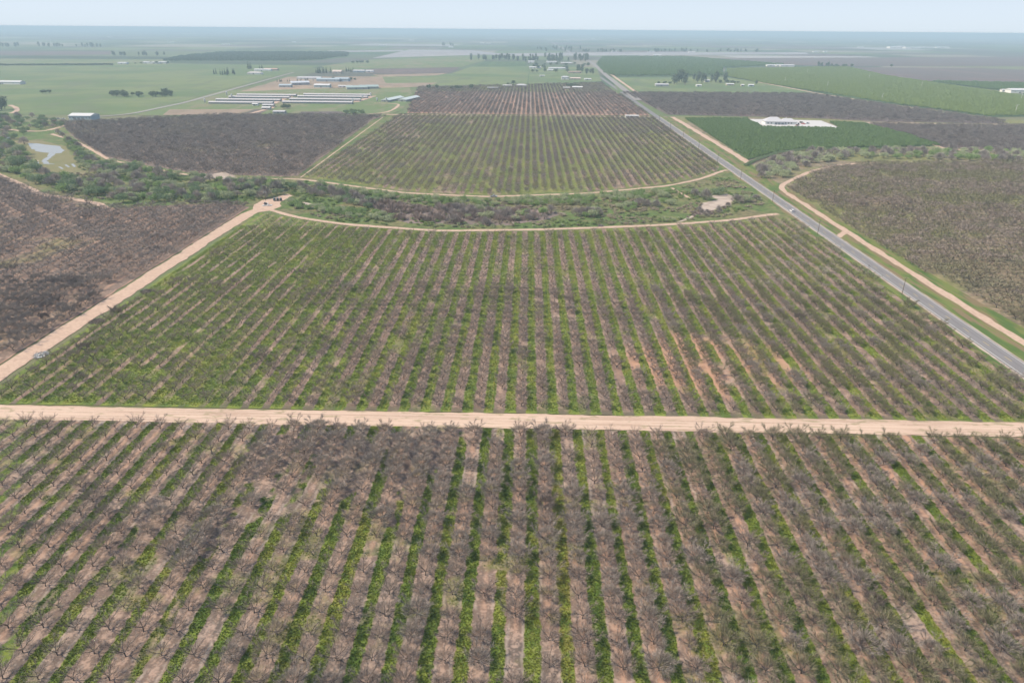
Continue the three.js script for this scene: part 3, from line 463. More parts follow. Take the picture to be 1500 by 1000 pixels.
// ------------------------------------------------------------------ leafy and bare shrubs, field trees
function makeLeafy(seed, { R = 3, H = 5, trunk = 0.3, n = 700, leaf = 0.2, lobes = 7, shape = 'dome', stems = 3, rad = 0.14 }) {
  const r = rng(seed), wood = new Soup(), crown = new Soup(), L = [];
  for (let i = 0; i < lobes; i++) { const t = lobes > 1 ? i / (lobes - 1) : 0.5, a = i * 2.4 + r(), y0 = H * trunk;
    if (shape === 'cone') { const y = y0 + (H - y0) * t * 0.92, w = R * (1 - t * 0.88); for (let k = 0; k < (w > R * 0.4 ? 3 : 1); k++) { const b = a + k * 2.1; L.push([Math.cos(b) * w * 0.45, y, Math.sin(b) * w * 0.45, w * 0.7, (H - y0) / lobes * 1.0]); } }
    else if (shape === 'tall') L.push([Math.cos(a) * R * 0.5 * r(), y0 + (H - y0) * (0.15 + 0.72 * t), Math.sin(a) * R * 0.5 * r(), R * (0.42 + 0.25 * r()), H * 0.15]);
    else { const d = R * (0.2 + 0.48 * Math.sqrt(r())); L.push([Math.cos(a) * d, y0 + (H - y0) * (0.35 + 0.4 * r() * (1 - d / R * 0.6)), Math.sin(a) * d, R * (0.36 + 0.2 * r()), H * (0.2 + 0.1 * r())]); } }
  for (let i = 0; i < stems; i++) { const [x, y, z] = L[(i * 2) % L.length], b = V((r() - 0.5) * 0.3 * stems * 0.3, -0.1, (r() - 0.5) * 0.3 * stems * 0.3); wood.tube([b, V(x * 0.3, y * 0.5, z * 0.3), V(x * 0.9, shape === 'cone' ? H * 0.9 : y, z * 0.9)], [rad, rad * 0.7, rad * 0.25], 5); }
  for (let i = 0; i < n; i++) { const [lx, ly, lz, lr, lh] = L[(r() * L.length) | 0], u = r() * 2 - 1, a = r() * 6.283, q = Math.sqrt(1 - u * u), k = 0.62 + 0.42 * r(); crown.leaf(lx + Math.cos(a) * q * lr * k, Math.max(0.1, ly + u * lh * k), lz + Math.sin(a) * q * lr * k, leaf, r, 0.45); }
  return { wood: wood.geo(), crown: crown.geo() };
}
function makeTwiggy(seed, { R = 3, H = 5, n = 900, w = 0.06 }) { // bare multi-stemmed willow
  const r = rng(seed), wood = new Soup(), crown = new Soup();
  for (let i = 0; i < 7; i++) { const a = r() * 6.28, d = R * (0.25 + 0.45 * r()); wood.tube([V(Math.cos(a) * 0.15, -0.1, Math.sin(a) * 0.15), V(Math.cos(a) * d * 0.45, H * 0.3, Math.sin(a) * d * 0.45), V(Math.cos(a) * d, H * (0.5 + 0.3 * r()), Math.sin(a) * d)], [0.13, 0.08, 0.03], 4); }
  for (let i = 0; i < n; i++) { const a = r() * 6.283, el = 0.1 + 1.4 * Math.pow(r(), 0.9), k = 0.3 + 0.62 * Math.sqrt(r()), lump = 0.75 + 0.5 * vn(a * 1.6 + seed, el * 2 + 3), c = Math.cos(el), p = V(Math.cos(a) * c * R * k * lump, H * 0.12 + Math.sin(el) * H * 0.8 * k * lump, Math.sin(a) * c * R * k * lump); crown.sliver(p, V(Math.cos(a) * c + (r() - 0.5) * 0.7, Math.sin(el) + 0.35, Math.sin(a) * c + (r() - 0.5) * 0.7).normalize(), 0.9 + 0.9 * r(), w, r); }
  return { wood: wood.geo(), crown: crown.geo() };
}
const leafM = (r, g, b) => new THREE.MeshPhysicalMaterial({ color: new THREE.Color().setRGB(r * 1.35, g * 1.35, b * 1.3), roughness: 0.95, transmission: 0.35, thickness: 0 });
const SPEC = {
  willow_shrub: { v: [1, 2, 3].map((s) => makeLeafy(300 + s, { R: 3.2, H: 4.6, trunk: 0.05, n: 620, leaf: 0.29, lobes: 9 })), m: leafM(0.235, 0.265, 0.155), cat: 'shrub' },
  green_shrub: { v: [1, 2, 3].map((s) => makeLeafy(320 + s, { R: 3.2, H: 4.4, trunk: 0.05, n: 620, leaf: 0.3, lobes: 9 })), m: leafM(0.145, 0.215, 0.07), cat: 'shrub' },
  dark_shrub: { v: [1, 2].map((s) => makeLeafy(340 + s, { R: 4, H: 6, trunk: 0.06, n: 1100, leaf: 0.28, lobes: 10 })), m: leafM(0.105, 0.155, 0.075), cat: 'tree' },
  lime_tree: { v: [1].map((s) => makeLeafy(350 + s, { R: 4, H: 8, trunk: 0.12, n: 1300, leaf: 0.27, lobes: 9 })), m: leafM(0.20, 0.29, 0.075), cat: 'tree' },
  bare_willow: { v: [1, 2, 3].map((s) => makeTwiggy(360 + s, { R: 3.6, H: 5.4, n: 1300, w: 0.075 })), m: mat(0.45, 0.40, 0.385), cat: 'tree' },
  brown_brush: { v: [1, 2].map((s) => makeTwiggy(380 + s, { R: 2.6, H: 1.7, n: 600, w: 0.08 })), m: mat(0.42, 0.335, 0.305), cat: 'shrub' },
  eucalyptus: { v: [1, 2, 3].map((s) => makeLeafy(400 + s, { R: 6.5, H: 19, trunk: 0.2, n: 420, leaf: 1.0, lobes: 9, shape: 'tall', stems: 3, rad: 0.45 })), m: leafM(0.07, 0.10, 0.065), cat: 'tree' },
  field_tree: { v: [1, 2].map((s) => makeLeafy(420 + s, { R: 5.5, H: 10, trunk: 0.18, n: 400, leaf: 0.8, lobes: 9, rad: 0.3 })), m: leafM(0.065, 0.095, 0.05), cat: 'tree' },
  cypress: { v: [1, 2].map((s) => makeLeafy(440 + s, { R: 2.4, H: 13, trunk: 0.05, n: 260, leaf: 0.6, lobes: 9, shape: 'cone', stems: 1, rad: 0.25 })), m: leafM(0.04, 0.065, 0.04), cat: 'tree' },
};
const made = {};
function grow(kind, x, z, s, turn, label, group, sy = s) {
  const sp = SPEC[kind], v = (Math.abs(Math.round(x * 3 + z * 7))) % sp.v.length, key = kind + v;
  if (!made[key]) { const g = made[key] = new THREE.Group(); g.name = kind; obj('trunk', sp.v[v].wood, barkGrey, g); obj('crown', sp.v[v].crown, sp.m, g); }
  const c = made[key].clone(); c.name = numbered(kind); c.position.set(x, 0.02, z); c.rotation.y = turn; c.scale.set(s, sy, s); scene.add(c); return tag(c, label, sp.cat, group);
}
// scatter inside an outline given in pixels of the photograph
function thicket(px, n, mixKinds, seed, s0, s1, label, group, minGap = 3) {
  const poly = PP(px), r = rng(seed), put = []; let x0 = 1e9, x1 = -1e9, z0 = 1e9, z1 = -1e9; for (const [x, z] of poly) { x0 = Math.min(x0, x); x1 = Math.max(x1, x); z0 = Math.min(z0, z); z1 = Math.max(z1, z); }
  for (let t = 0; put.length < n && t < n * 60; t++) { const x = x0 + (x1 - x0) * r(), z = z0 + (z1 - z0) * r(); if (!inPoly(poly, x, z) || BARE.some((o) => inPoly(o, x, z)) || put.some(([a, b]) => Math.hypot(a - x, b - z) < minGap)) continue; put.push([x, z]);
    const kind = mixKinds[(r() * mixKinds.length) | 0], s = s0 + (s1 - s0) * r(); grow(kind, x, z, s, r() * 6.28, label[kind] || label.all, group ? group + (label[kind] ? ', ' + kind.replace('_', ' ') : '') : undefined, s * (0.8 + 0.4 * r())); }
}
const BARE = [inZ(980, 240, 9.375, [[590, 430], [800, 405], [880, 440], [890, 520], [830, 570], [560, 660], [430, 690], [420, 600], [470, 525]]), PP([[38, 206], [92, 212], [102, 226], [112, 250], [70, 252], [44, 240]]), PP([[364, 312], [372, 294], [424, 282], [430, 288], [412, 304], [392, 312]])];
const CREEK = { willow_shrub: 'grey green willow shrub in the creek bottom', green_shrub: 'bright green bushy shrub in the creek bottom', dark_shrub: 'dark green tree crowded by willows in the creek bottom', bare_willow: 'bare grey violet willow in the creek bottom', brown_brush: 'low brown brush on the dry creek bed' };
const CG = 'vegetation of the creek bottom';
thicket([[445, 268], [600, 289], [720, 294], [860, 289], [960, 281], [985, 286], [975, 290], [860, 300], [700, 303], [560, 292], [470, 278]], 165, ['green_shrub', 'green_shrub', 'willow_shrub', 'willow_shrub'], 41, 0.75, 1.15, CREEK, CG, 3.2);
thicket([[412, 290], [440, 300], [520, 310], [580, 318], [575, 326], [500, 318], [440, 308], [408, 300]], 48, ['green_shrub', 'willow_shrub', 'green_shrub'], 42, 0.7, 1.1, CREEK, CG, 3);
thicket([[425, 274], [500, 284], [560, 296], [540, 306], [480, 292], [430, 280]], 36, ['bare_willow', 'bare_willow', 'willow_shrub', 'dark_shrub'], 43, 0.8, 1.25, CREEK, CG, 5);
thicket([[550, 298], [640, 304], [770, 306], [800, 318], [740, 329], [600, 326], [560, 314]], 80, ['brown_brush'], 44, 1.2, 1.8, CREEK, CG, 3.5);
thicket([[640, 305], [720, 312], [800, 312], [900, 306], [985, 292], [985, 302], [880, 318], [760, 324], [640, 318]], 50, ['bare_willow', 'willow_shrub', 'bare_willow', 'green_shrub'], 45, 0.9, 1.4, CREEK, CG, 4.5);
thicket([[640, 326], [760, 331], [900, 327], [1000, 319], [1060, 312], [1060, 318], [960, 327], [800, 333], [650, 335]], 40, ['green_shrub', 'willow_shrub', 'brown_brush'], 46, 0.4, 0.62, CREEK, CG, 5);
thicket([[1012, 312], [1040, 306], [1068, 302], [1070, 308], [1040, 316], [1012, 322]], 18, ['bare_willow', 'brown_brush'], 47, 0.6, 0.9, CREEK, CG, 3);
thicket([[165, 238], [270, 258], [370, 266], [410, 268], [425, 282], [380, 292], [300, 296], [180, 298], [158, 296], [130, 288], [110, 272], [150, 262]], 165, ['willow_shrub', 'bare_willow', 'willow_shrub', 'green_shrub', 'bare_willow', 'dark_shrub'], 48, 0.95, 1.6, CREEK, CG, 4);
thicket([[0, 200], [45, 208], [48, 238], [70, 252], [100, 262], [120, 276], [95, 284], [50, 270], [20, 258], [-60, 232]], 84, ['green_shrub', 'willow_shrub', 'bare_willow', 'dark_shrub'], 49, 1.1, 1.8, CREEK, CG, 5);
thicket([[85, 196], [110, 212], [128, 225], [150, 238], [160, 250], [140, 256], [112, 236], [98, 210]], 50, ['dark_shrub', 'willow_shrub', 'green_shrub', 'bare_willow'], 50, 0.8, 1.3, CREEK, CG, 6);
thicket([[-40, 168], [60, 172], [110, 186], [70, 190], [60, 200], [-40, 187]], 70, ['dark_shrub', 'bare_willow', 'dark_shrub'], 51, 0.9, 1.4, { all: 'dark tree in the wood behind the pond' }, 'wood behind the pond', 8);
thicket([[1105, 250], [1130, 236], [1180, 224], [1240, 222], [1250, 232], [1200, 240], [1160, 256], [1140, 266], [1110, 262]], 95, ['willow_shrub', 'willow_shrub', 'bare_willow'], 52, 1.1, 1.7, { willow_shrub: 'grey green willow in the thicket east of the road', bare_willow: 'bare grey willow in the thicket east of the road' }, 'thicket east of the road', 3.6);
thicket([[1240, 222], [1400, 220], [1520, 226], [1520, 236], [1400, 236], [1250, 232]], 90, ['willow_shrub', 'green_shrub', 'bare_willow'], 53, 1.1, 1.8, { all: 'grey green shrub in the belt behind the east orchard' }, 'belt behind the east orchard', 7);
// single trees that stand out
const at = (kind, px, py, s, label, sy = s) => grow(kind, ...P(px, py), s, px * 0.7, label, undefined, sy);
at('lime_tree', 327, 284, 1, 'lime green tree standing out of the grey willows'); at('green_shrub', 400, 274, 1.7, 'round bright green bush behind the pump yard');
at('bare_willow', 1034, 293, 1.5, 'round bare grey tree on the west edge of the sand bar', 1.7); at('bare_willow', 1018, 287, 1.2, 'smaller bare grey tree next to the round one by the sand bar');
at('dark_shrub', 1052, 285, 1.4, 'dark green tree at the head of the sand bar', 1.2); at('bare_willow', 1080, 297, 1.6, 'wide bare willow on the east edge of the sand bar', 1.3); at('willow_shrub', 1093, 296, 1.3, 'yellow green willow touching the wide bare willow', 1.4); at('bare_willow', 1108, 293, 1.2, 'bare bush between wide willow and paved road', 0.9);
at('bare_willow', 663, 327, 1.5, 'spreading bare tree beside the south creek path', 1.3); at('bare_willow', 712, 330, 1.1, 'bare round bush next to the spreading tree by the path'); 
// hedge under the green grove
{ const line = PP([[1092, 243], [1112, 234], [1140, 225], [1180, 220], [1250, 219.5], [1330, 219]]); for (let i = 0; i < line.length - 1; i++) { const [a, b] = [line[i], line[i + 1]], n = Math.round(Math.hypot(b[0] - a[0], b[1] - a[1]) / 4.2); for (let k = 0; k < n; k++) grow('dark_shrub', a[0] + (b[0] - a[0]) * k / n, a[1] + (b[1] - a[1]) * k / n, 0.62, i + k, 'dark hedge tree along the lower edge of the green grove', 'hedge along the green grove', 0.5); } }
// trees of the farms and field edges beyond
const strew = (kind, n, x0, x1, y0, y1, s0, s1, seed, label, group) => { const r = rng(seed); for (let i = 0; i < n; i++) { const u = r(), t = n > 6 ? Math.min(1, Math.max(0, u + 0.16 * Math.sin(u * 19 + seed))) : (i + 0.2 + 0.6 * r()) / n, s = s0 + (s1 - s0) * r(); grow(kind, ...P(x0 + (x1 - x0) * t, y0 + (y1 - y0) * r()), s, i * 1.7, label, group, s * (0.85 + 0.3 * r())); } };
strew('eucalyptus', 24, 690, 752, 86.5, 89, 0.95, 1.25, 61, 'tall eucalyptus in the row at the head of the meadow', 'eucalyptus row'); strew('eucalyptus', 78, 752, 866, 83.5, 91, 0.8, 1.2, 62, 'tall dark tree sheltering the road farmstead', 'trees of the road farmstead');
strew('field_tree', 36, 775, 872, 93, 106, 0.8, 1.3, 63, 'round garden tree among the road farmstead roofs', 'garden trees of the farmstead'); strew('eucalyptus', 4, 850, 872, 104, 110, 0.8, 1, 64, 'big tree at the roadside corner', 'roadside corner trees');
strew('eucalyptus', 6, 986, 1006, 118, 126, 1.1, 1.5, 65, 'tallest eucalyptus of the isolated farm grove', 'isolated farm grove'); strew('eucalyptus', 15, 1012, 1062, 117, 123, 0.9, 1.3, 66, 'grey green eucalyptus behind the isolated farm', 'isolated farm grove, back row'); strew('field_tree', 7, 960, 984, 122, 124, 0.55, 0.8, 67, 'low tree at the west end of the isolated farm', 'isolated farm, west end'); strew('field_tree', 9, 1055, 1088, 120, 123, 0.6, 0.9, 68, 'low tree at the east end of the isolated farm', 'isolated farm, east end'); at('eucalyptus', 1108, 124, 0.6, 'lone tree where the pale track starts');
strew('field_tree', 12, 158, 188, 138, 142, 0.8, 1.1, 69, 'bushy tree of the west clump in the pasture', 'west pasture clump'); strew('field_tree', 18, 192, 250, 139, 142, 0.7, 1.05, 70, 'bushy tree of the long clump in the pasture', 'long pasture clump'); at('field_tree', 242, 138, 1.3, 'tallest tree of the long pasture clump'); strew('field_tree', 3, 60, 74, 136, 137, 0.6, 0.8, 71, 'bare looking bush alone in the pasture', 'lone pasture bushes');
strew('eucalyptus', 8, -20, 8, 158, 164, 0.9, 1.2, 72, 'tall dark tree at the bend of the pale track', 'trees at the track bend');
strew('cypress', 16, 313, 343, 107.5, 110, 0.9, 1.25, 73, 'dark cypress in the windbreak of the white farmhouse', 'farmhouse windbreak'); strew('cypress', 3, 362, 368, 100, 101.5, 1.3, 1.6, 74, 'tall cypress standing apart by the farmhouse', 'tall farmhouse cypresses'); strew('cypress', 3, 380, 385, 102, 103, 1, 1.2, 75, 'cypress pair in front of the far barns', 'cypresses by the far barns');
strew('cypress', 9, 401, 424, 119.5, 119.8, 0.5, 0.6, 76, 'small clipped cypress in the drive row', 'drive row of cypresses'); strew('cypress', 14, 435, 471, 118.5, 119, 0.48, 0.58, 77, 'small clipped cypress in front of the blue roofs', 'row in front of the blue roofs'); strew('cypress', 12, 458, 484, 106, 107.5, 1, 1.3, 78, 'dark cypress in the dense block behind the compound', 'dense cypress block'); strew('cypress', 6, 505, 520, 104, 105.5, 0.8, 1.05, 79, 'cypress beside the farther sheds', 'cypresses by the farther sheds'); strew('field_tree', 10, 472, 526, 114, 118, 0.45, 0.7, 80, 'garden tree between the blue roofs', 'garden trees of the compound');
at('field_tree', 628, 131, 0.95, 'west round tree of the pair at the field edge', 1.2); at('field_tree', 640, 130.5, 0.8, 'east round tree of the pair at the field edge', 1.1); strew('field_tree', 4, 660, 678, 130.5, 131, 0.8, 1, 81, 'round tree of the trio at the field edge', 'trio at the field edge'); at('field_tree', 690, 131, 0.95, 'lone round tree between trio and farmhouse', 1.25); at('field_tree', 752, 124, 1.05, 'round tree behind the small farmhouse', 1.1); at('field_tree', 744, 124.5, 0.6, 'small tree behind the small farmhouse');
strew('dark_shrub', 9, 505, 532, 165, 167.5, 0.9, 1.3, 82, 'low dark bush by the long sheds', 'bushes by the long sheds'); strew('field_tree', 4, 414, 424, 157, 161, 0.5, 0.9, 83, 'small tree in the shed yard', 'shed yard trees');
strew('eucalyptus', 9, 1198, 1218, 97.5, 98.5, 0.75, 0.95, 84, 'dark tree of the first clump in the violet field', 'first clump in the violet field'); strew('field_tree', 9, 1218, 1248, 98, 98.6, 0.9, 1.3, 85, 'dark tree of the second clump in the violet field', 'second clump in the violet field'); at('field_tree', 1306, 98, 1.1, 'lone dark tree in the violet field');
strew('eucalyptus', 80, 800, 1110, 75.2, 76.6, 0.75, 1.1, 86, 'tree in the long windbreak across the plain', 'long windbreak across the plain'); strew('eucalyptus', 20, 165, 245, 81, 82, 0.7, 1.1, 87, 'tree at the hazy farm beyond the pasture', 'trees of the hazy farm'); strew('eucalyptus', 34, -20, 165, 68, 69.5, 1, 1.5, 88, 'tree in the bluish wood at the west horizon', 'bluish wood'); strew('eucalyptus', 8, 648, 664, 66.5, 67.2, 0.9, 1.2, 89, 'tree of the hazy clump beyond the pale field', 'hazy clump'); strew('eucalyptus', 24, 785, 850, 70, 74, 0.8, 1.1, 90, 'tree along the distant straight road', 'trees along the distant road');
strew('field_tree', 14, 182, 246, 92.6, 93.6, 0.5, 0.9, 91, 'garden tree of the farm beyond the pasture', 'garden trees beyond the pasture'); strew('field_tree', 5, 514, 540, 92, 93, 0.8, 1.2, 92, 'bush at the edge of the tan field', 'bushes at the tan field'); strew('field_tree', 6, 830, 848, 127, 127.6, 0.6, 0.9, 93, 'tree beside the orchard cottage', 'orchard cottage trees');
// hedge line of the pasture and far groves, too many and too far to count
{ const g = makeLeafy(501, { R: 2.6, H: 3.6, trunk: 0.08, n: 190, leaf: 0.55, lobes: 6 }), merged = mergeGeometries([g.crown]);
  function grove(name, label, poly, dx, dz, s, m, y, seed) { const r = rng(seed), list = []; let x0 = 1e9, x1 = -1e9, z0 = 1e9, z1 = -1e9; for (const [x, z] of poly) { x0 = Math.min(x0, x); x1 = Math.max(x1, x); z0 = Math.min(z0, z); z1 = Math.max(z1, z); }
    for (let x = x0; x < x1; x += dx) for (let z = z0; z < z1; z += dz) { const a = x + (r() - 0.5) * dx * 0.3, b = z + (r() - 0.5) * dz * 0.3, q = r(), k = r(); if (q > 0.04 && inPoly(poly, a, b)) list.push([a, b, s * (0.8 + 0.4 * k), q * 6.28]); }
    const im = new THREE.InstancedMesh(merged, m, list.length); im.name = numbered(name); im.castShadow = im.receiveShadow = true; im.userData = { kind: 'stuff', label, category: 'trees' }; list.forEach(([x, z, k, t], i) => im.setMatrixAt(i, M4.compose(V(x, y, z), Q.setFromAxisAngle(UPV, t), V(k, k, k)))); scene.add(im); }
  { const poly = PP([[150, 240], [280, 260], [440, 269], [600, 290], [715, 295], [860, 290], [980, 279], [1060, 258], [1085, 270], [1120, 300], [1060, 318], [960, 327], [800, 333], [640, 335], [500, 325], [400, 305], [300, 297], [160, 298], [100, 284], [0, 252], [0, 205], [100, 205]]), r = rng(99), list = [], open = [inZ(980, 240, 9.375, [[590, 430], [800, 405], [890, 440], [900, 525], [830, 575], [560, 668], [300, 750], [90, 812], [270, 720], [420, 620], [460, 520], [600, 470]]), PP([[30, 204], [96, 212], [106, 228], [118, 252], [70, 254], [40, 242]]), PP([[364, 312], [372, 294], [424, 282], [430, 288], [412, 304], [392, 312]])];
    for (let i = 0; i < 26000; i++) { const x = -620 + 840 * r(), z = -760 + 330 * r(), k = r(), t = r() * 6.28; if (inPoly(poly, x, z) && !open.some((o) => inPoly(o, x, z)) && fbm(x * 0.05, z * 0.07) + 0.25 * k > 0.60) list.push([x, z, 0.16 + 0.3 * k, t]); }
    const im = new THREE.InstancedMesh(merged, mat(1, 1, 1), list.length); im.name = 'undergrowth'; im.userData = { kind: 'stuff', label: 'low olive and grey undergrowth covering the creek bottom', category: 'undergrowth' }; im.castShadow = im.receiveShadow = true;
    list.forEach(([x, z, k, t], i) => { im.setMatrixAt(i, M4.compose(V(x, 0.02, z), Q.setFromAxisAngle(UPV, t), V(k * 1.3, k, k * 1.3))); const n = vn(x * 0.04 + 5, z * 0.06), c = mix3([0.15, 0.21, 0.065], [0.27, 0.235, 0.17], ss(0.35, 0.7, n)); im.setColorAt(i, COL.setRGB(c[0], c[1], c[2])); }); scene.add(im); }
  const groveM = leafM(0.085, 0.145, 0.04), groveL = leafM(0.15, 0.205, 0.05);
  grove('grove_trees', 'dense dark green grove in front of the white pad', B_GREEN, 4.6, 5.2, 0.9, groveM, 0.06, 3);
  grove('grove_trees', 'broad light green orchard north east of the pale track', PP([[1112, 121], [1066, 112], [1066, 101], [1240, 98], [1300, 111.8], [1500, 141.5], [1560, 148], [1560, 176], [1500, 170], [1447, 170.5], [1300, 150.5], [1200, 135]]), 7, 8, 1.15, groveL, 0.3, 4);
  grove('grove_trees', 'hazy green orchard right of the distant road', PP([[884, 106.5], [876, 93], [884, 83.5], [1000, 83.5], [1150, 95], [1058, 99.5], [1058, 111], [902, 111.4]]), 14, 12, 1.9, groveM, 0.3, 5);
  grove('grove_trees', 'dark green orchard behind the violet field', PP([[1362, 119.6], [1560, 124], [1560, 144], [1500, 136.6]]), 9, 9, 1.4, groveM, 0.4, 6);
  grove('grove_trees', 'bluish dark orchard beyond the pasture', PP([[240, 89.6], [420, 89.6], [470, 87.6], [508, 82.6], [510, 77.4], [330, 77], [260, 84]]), 22, 20, 2.6, leafM(0.05, 0.085, 0.045), 0.4, 7);
  grove('hedge_bushes', 'dark hedge along the north edge of the pasture', PP([[-200, 97.3], [165, 95.4], [165, 94.7], [-200, 96.6]]), 8, 8, 1.5, leafM(0.05, 0.075, 0.04), 0.2, 8);
}
// ------------------------------------------------------------------ buildings
const whiteRoof = mat(0.53, 0.53, 0.53, { roughness: 0.5 }), greyRoof = mat(0.42, 0.42, 0.44, { roughness: 0.6 }), blueRoof = mat(0.30, 0.36, 0.40, { roughness: 0.6 }), tealRoof = mat(0.27, 0.34, 0.33, { roughness: 0.6 }), brownRoof = mat(0.26, 0.19, 0.15), whiteWall = mat(0.68, 0.67, 0.64), tanWall = mat(0.46, 0.40, 0.33), greyWall = mat(0.36, 0.36, 0.36), blueWall = mat(0.36, 0.43, 0.47), darkGlass = mat(0.03, 0.035, 0.045, { roughness: 0.15 }), doorM = mat(0.16, 0.17, 0.19, { roughness: 0.5 }), redWood = mat(0.30, 0.10, 0.07), galv = mat(0.55, 0.56, 0.57, { roughness: 0.35, metalness: 0.6 }), poleM = mat(0.13, 0.095, 0.07), steelM = mat(0.70, 0.70, 0.68, { roughness: 0.4 }), rubber = mat(0.02, 0.02, 0.02), concreteM = mat(0.44, 0.43, 0.41);
function prism(pts, idx) { const p = [], q = pts; for (const f of idx) for (let i = 1; i < f.length - 1; i++) p.push(...q[f[0]], ...q[f[i]], ...q[f[i + 1]]); const g = new THREE.BufferGeometry(); g.setAttribute('position', new THREE.Float32BufferAttribute(p, 3)); g.setAttribute('uv', new THREE.Float32BufferAttribute(new Float32Array(p.length / 3 * 2), 2)); g.computeVertexNormals(); return g; }
const gable = (w, d, h, y, o = 0.6) => { const a = w / 2 + o, b = d / 2 + o, e = 0.18; return prism([[-a, y - e, -b], [a, y - e, -b], [a, y - e, b], [-a, y - e, b], [-a, y, -b], [a, y, -b], [a, y, b], [-a, y, b], [-a, y + h, 0], [a, y + h, 0]], [[0, 1, 2, 3], [0, 4, 5, 1], [2, 6, 7, 3], [7, 6, 9, 8], [5, 4, 8, 9], [3, 7, 8, 4, 0], [1, 5, 9, 6, 2]]); };
const hip = (w, d, h, y, o = 0.6) => { const a = w / 2 + o, b = d / 2 + o, k = Math.max(0.2, a - b * 0.9), e = 0.2; return prism([[-a, y - e, -b], [a, y - e, -b], [a, y - e, b], [-a, y - e, b], [-a, y, -b], [a, y, -b], [a, y, b], [-a, y, b], [-k, y + h, 0], [k, y + h, 0]], [[0, 1, 2, 3], [0, 4, 5, 1], [2, 6, 7, 3], [1, 5, 6, 2], [3, 7, 4, 0], [7, 6, 9, 8], [5, 4, 8, 9], [7, 8, 4], [6, 5, 9]]); };
// w along its ridge, d deep; doors and windows on the side that faces the camera
function building(name, label, px, py, w, d, h, rh, wallM, roofM, { turn = 0, type = 'gable', doors = 1, windows = 2, doorW = 3.2, doorH = 3, group, y = 0.2, cat = 'building' } = {}) {
  const [x, z] = P(px, py), t = thing(name, label, cat, x, z - d / 2, turn, group, 0);
  obj('wall', box(w, h + y, d, 0, (h + y) / 2, 0), wallM, t); obj('roof', (type === 'hip' ? hip : gable)(w, d, rh, h + y + 0.19), roofM, t);
  for (let i = 0; i < doors; i++) { const dh = Math.min(doorH, h * 0.9); obj('door', box(Math.min(doorW, w * 0.3), dh, 0.16, (i - (doors - 1) / 2) * doorW * 1.4 - w * 0.05, y + dh / 2, d / 2 + 0.03), doorM, t); }
  for (let i = 0; i < windows; i++) { const side = i % 2 ? 1 : -1, k = 0.3 + 0.14 * Math.floor(i / 2); const f = obj('window', box(1.9, 1.4, 0.14, side * w * k, y + h * 0.58, d / 2 + 0.03), whiteWall, t); obj('pane', box(1.6, 1.1, 0.06, side * w * k, y + h * 0.58, d / 2 + 0.12), darkGlass, f); }
  return t;
}
const shedRoof = mat(0.42, 0.405, 0.41, { roughness: 0.6 });
const mat3 = mat(0.22, 0.24, 0.25);
// long poultry sheds in two ranks of four
function shed(label, xa, xb, py, group) {
  const a = P(xa, py), b = P(xb, py), w = Math.hypot(b[0] - a[0], b[1] - a[1]), d = 11, h = 2.4, t = thing('poultry_shed', label, 'shed', (a[0] + b[0]) / 2, (a[1] + b[1]) / 2 - d / 2, 0, group);
  obj('wall', box(w, h + 0.3, d, 0, (h + 0.3) / 2, 0), greyWall, t); obj('roof', gable(w, d, 1.5, h + 0.5, 0.7), shedRoof, t); 
  for (let i = 0; i < 12; i++) obj('side_curtain', box(w / 12 - 0.8, 1.1, 0.12, (i - 5.5) * w / 12, 1.7, d / 2 + 0.04), mat3, t);
  for (let i = 0; i < 5; i++) obj('ridge_vent', box(1.6, 0.7, 1.6, (i - 2) * w / 5, h + 2.1, 0), galv, t);
  obj('end_door', box(0.16, 2.4, 3.4, w / 2 + 0.04, 1.5, 0), doorM, t); obj('end_door', box(0.16, 2.4, 3.4, -w / 2 - 0.04, 1.5, 0), doorM, t);
  return t;
}
[['first', 303.5, 399.5, 152.5, 'west'], ['second', 314, 411, 148.3, 'west'], ['third', 333, 424, 144.3, 'west'], ['fourth', 345, 433.5, 141.1, 'west'], ['first', 412, 516, 151.9, 'east'], ['second', 422, 528, 147.7, 'east'], ['third', 434, 538, 143.6, 'east'], ['fourth', 443, 543, 140.6, 'east']].forEach(([n, a, b, y, side]) => shed(`long white roofed shed, ${n} back from the orchard in the ${side} rank`, a, b, y, 'long poultry sheds'));
for (const [xa, ya, w, lab] of [[560, 149.6, 66, 'short green white shed set askew next to the long sheds'], [585, 149, 66, 'outer short green white shed set askew next to the meadow']]) { const [x, z] = P(xa, ya), t = thing('angled_shed', lab, 'shed', x + 12, z - 36, 1.32); obj('wall', box(w, 3.2, 15, 0, 1.6, 0), greyWall, t); obj('roof', gable(w, 15, 2.6, 3.4, 0.8), mat(0.50, 0.56, 0.55, { roughness: 0.5 }), t); obj('end_door', box(0.16, 2.6, 4, -w / 2 - 0.05, 1.5, 0), doorM, t); for (let i = 0; i < 6; i++) obj('side_curtain', box(8, 1.2, 0.12, (i - 2.5) * 10, 1.8, 7.54), mat3, t); }
// feed bins
[[300, 151.6], [339.5, 144], [332, 140.5], [516.5, 151.5], [531, 146], [543, 142], [552.5, 149.8], [566, 149.6]].forEach(([px, py]) => { const [x, z] = P(px, py), t = thing('feed_bin', 'tall galvanised feed bin at a shed end', 'silo', x, z, 0, 'feed bins at the sheds'); obj('bin', [cyl(1.5, 1.5, 4, 0, 3.2, 0, 12), cyl(0.3, 1.5, 1.6, 0, 1.6, 0, 12)], galv, t); obj('cap', cyl(1.5, 0.25, 1, 0, 7.2, 0, 12), galv, t); for (let k = 0; k < 4; k++) obj('leg', cyl(0.09, 0.09, 3.4, Math.cos(k * 1.571 + 0.78) * 1.35, 0, Math.sin(k * 1.571 + 0.78) * 1.35, 6), galv, t); });
const B = (n, l, px, py, w, d, h, rh, wm, rm, o) => building(n, l, px, py, w, d, h, rh, wm, rm, o);
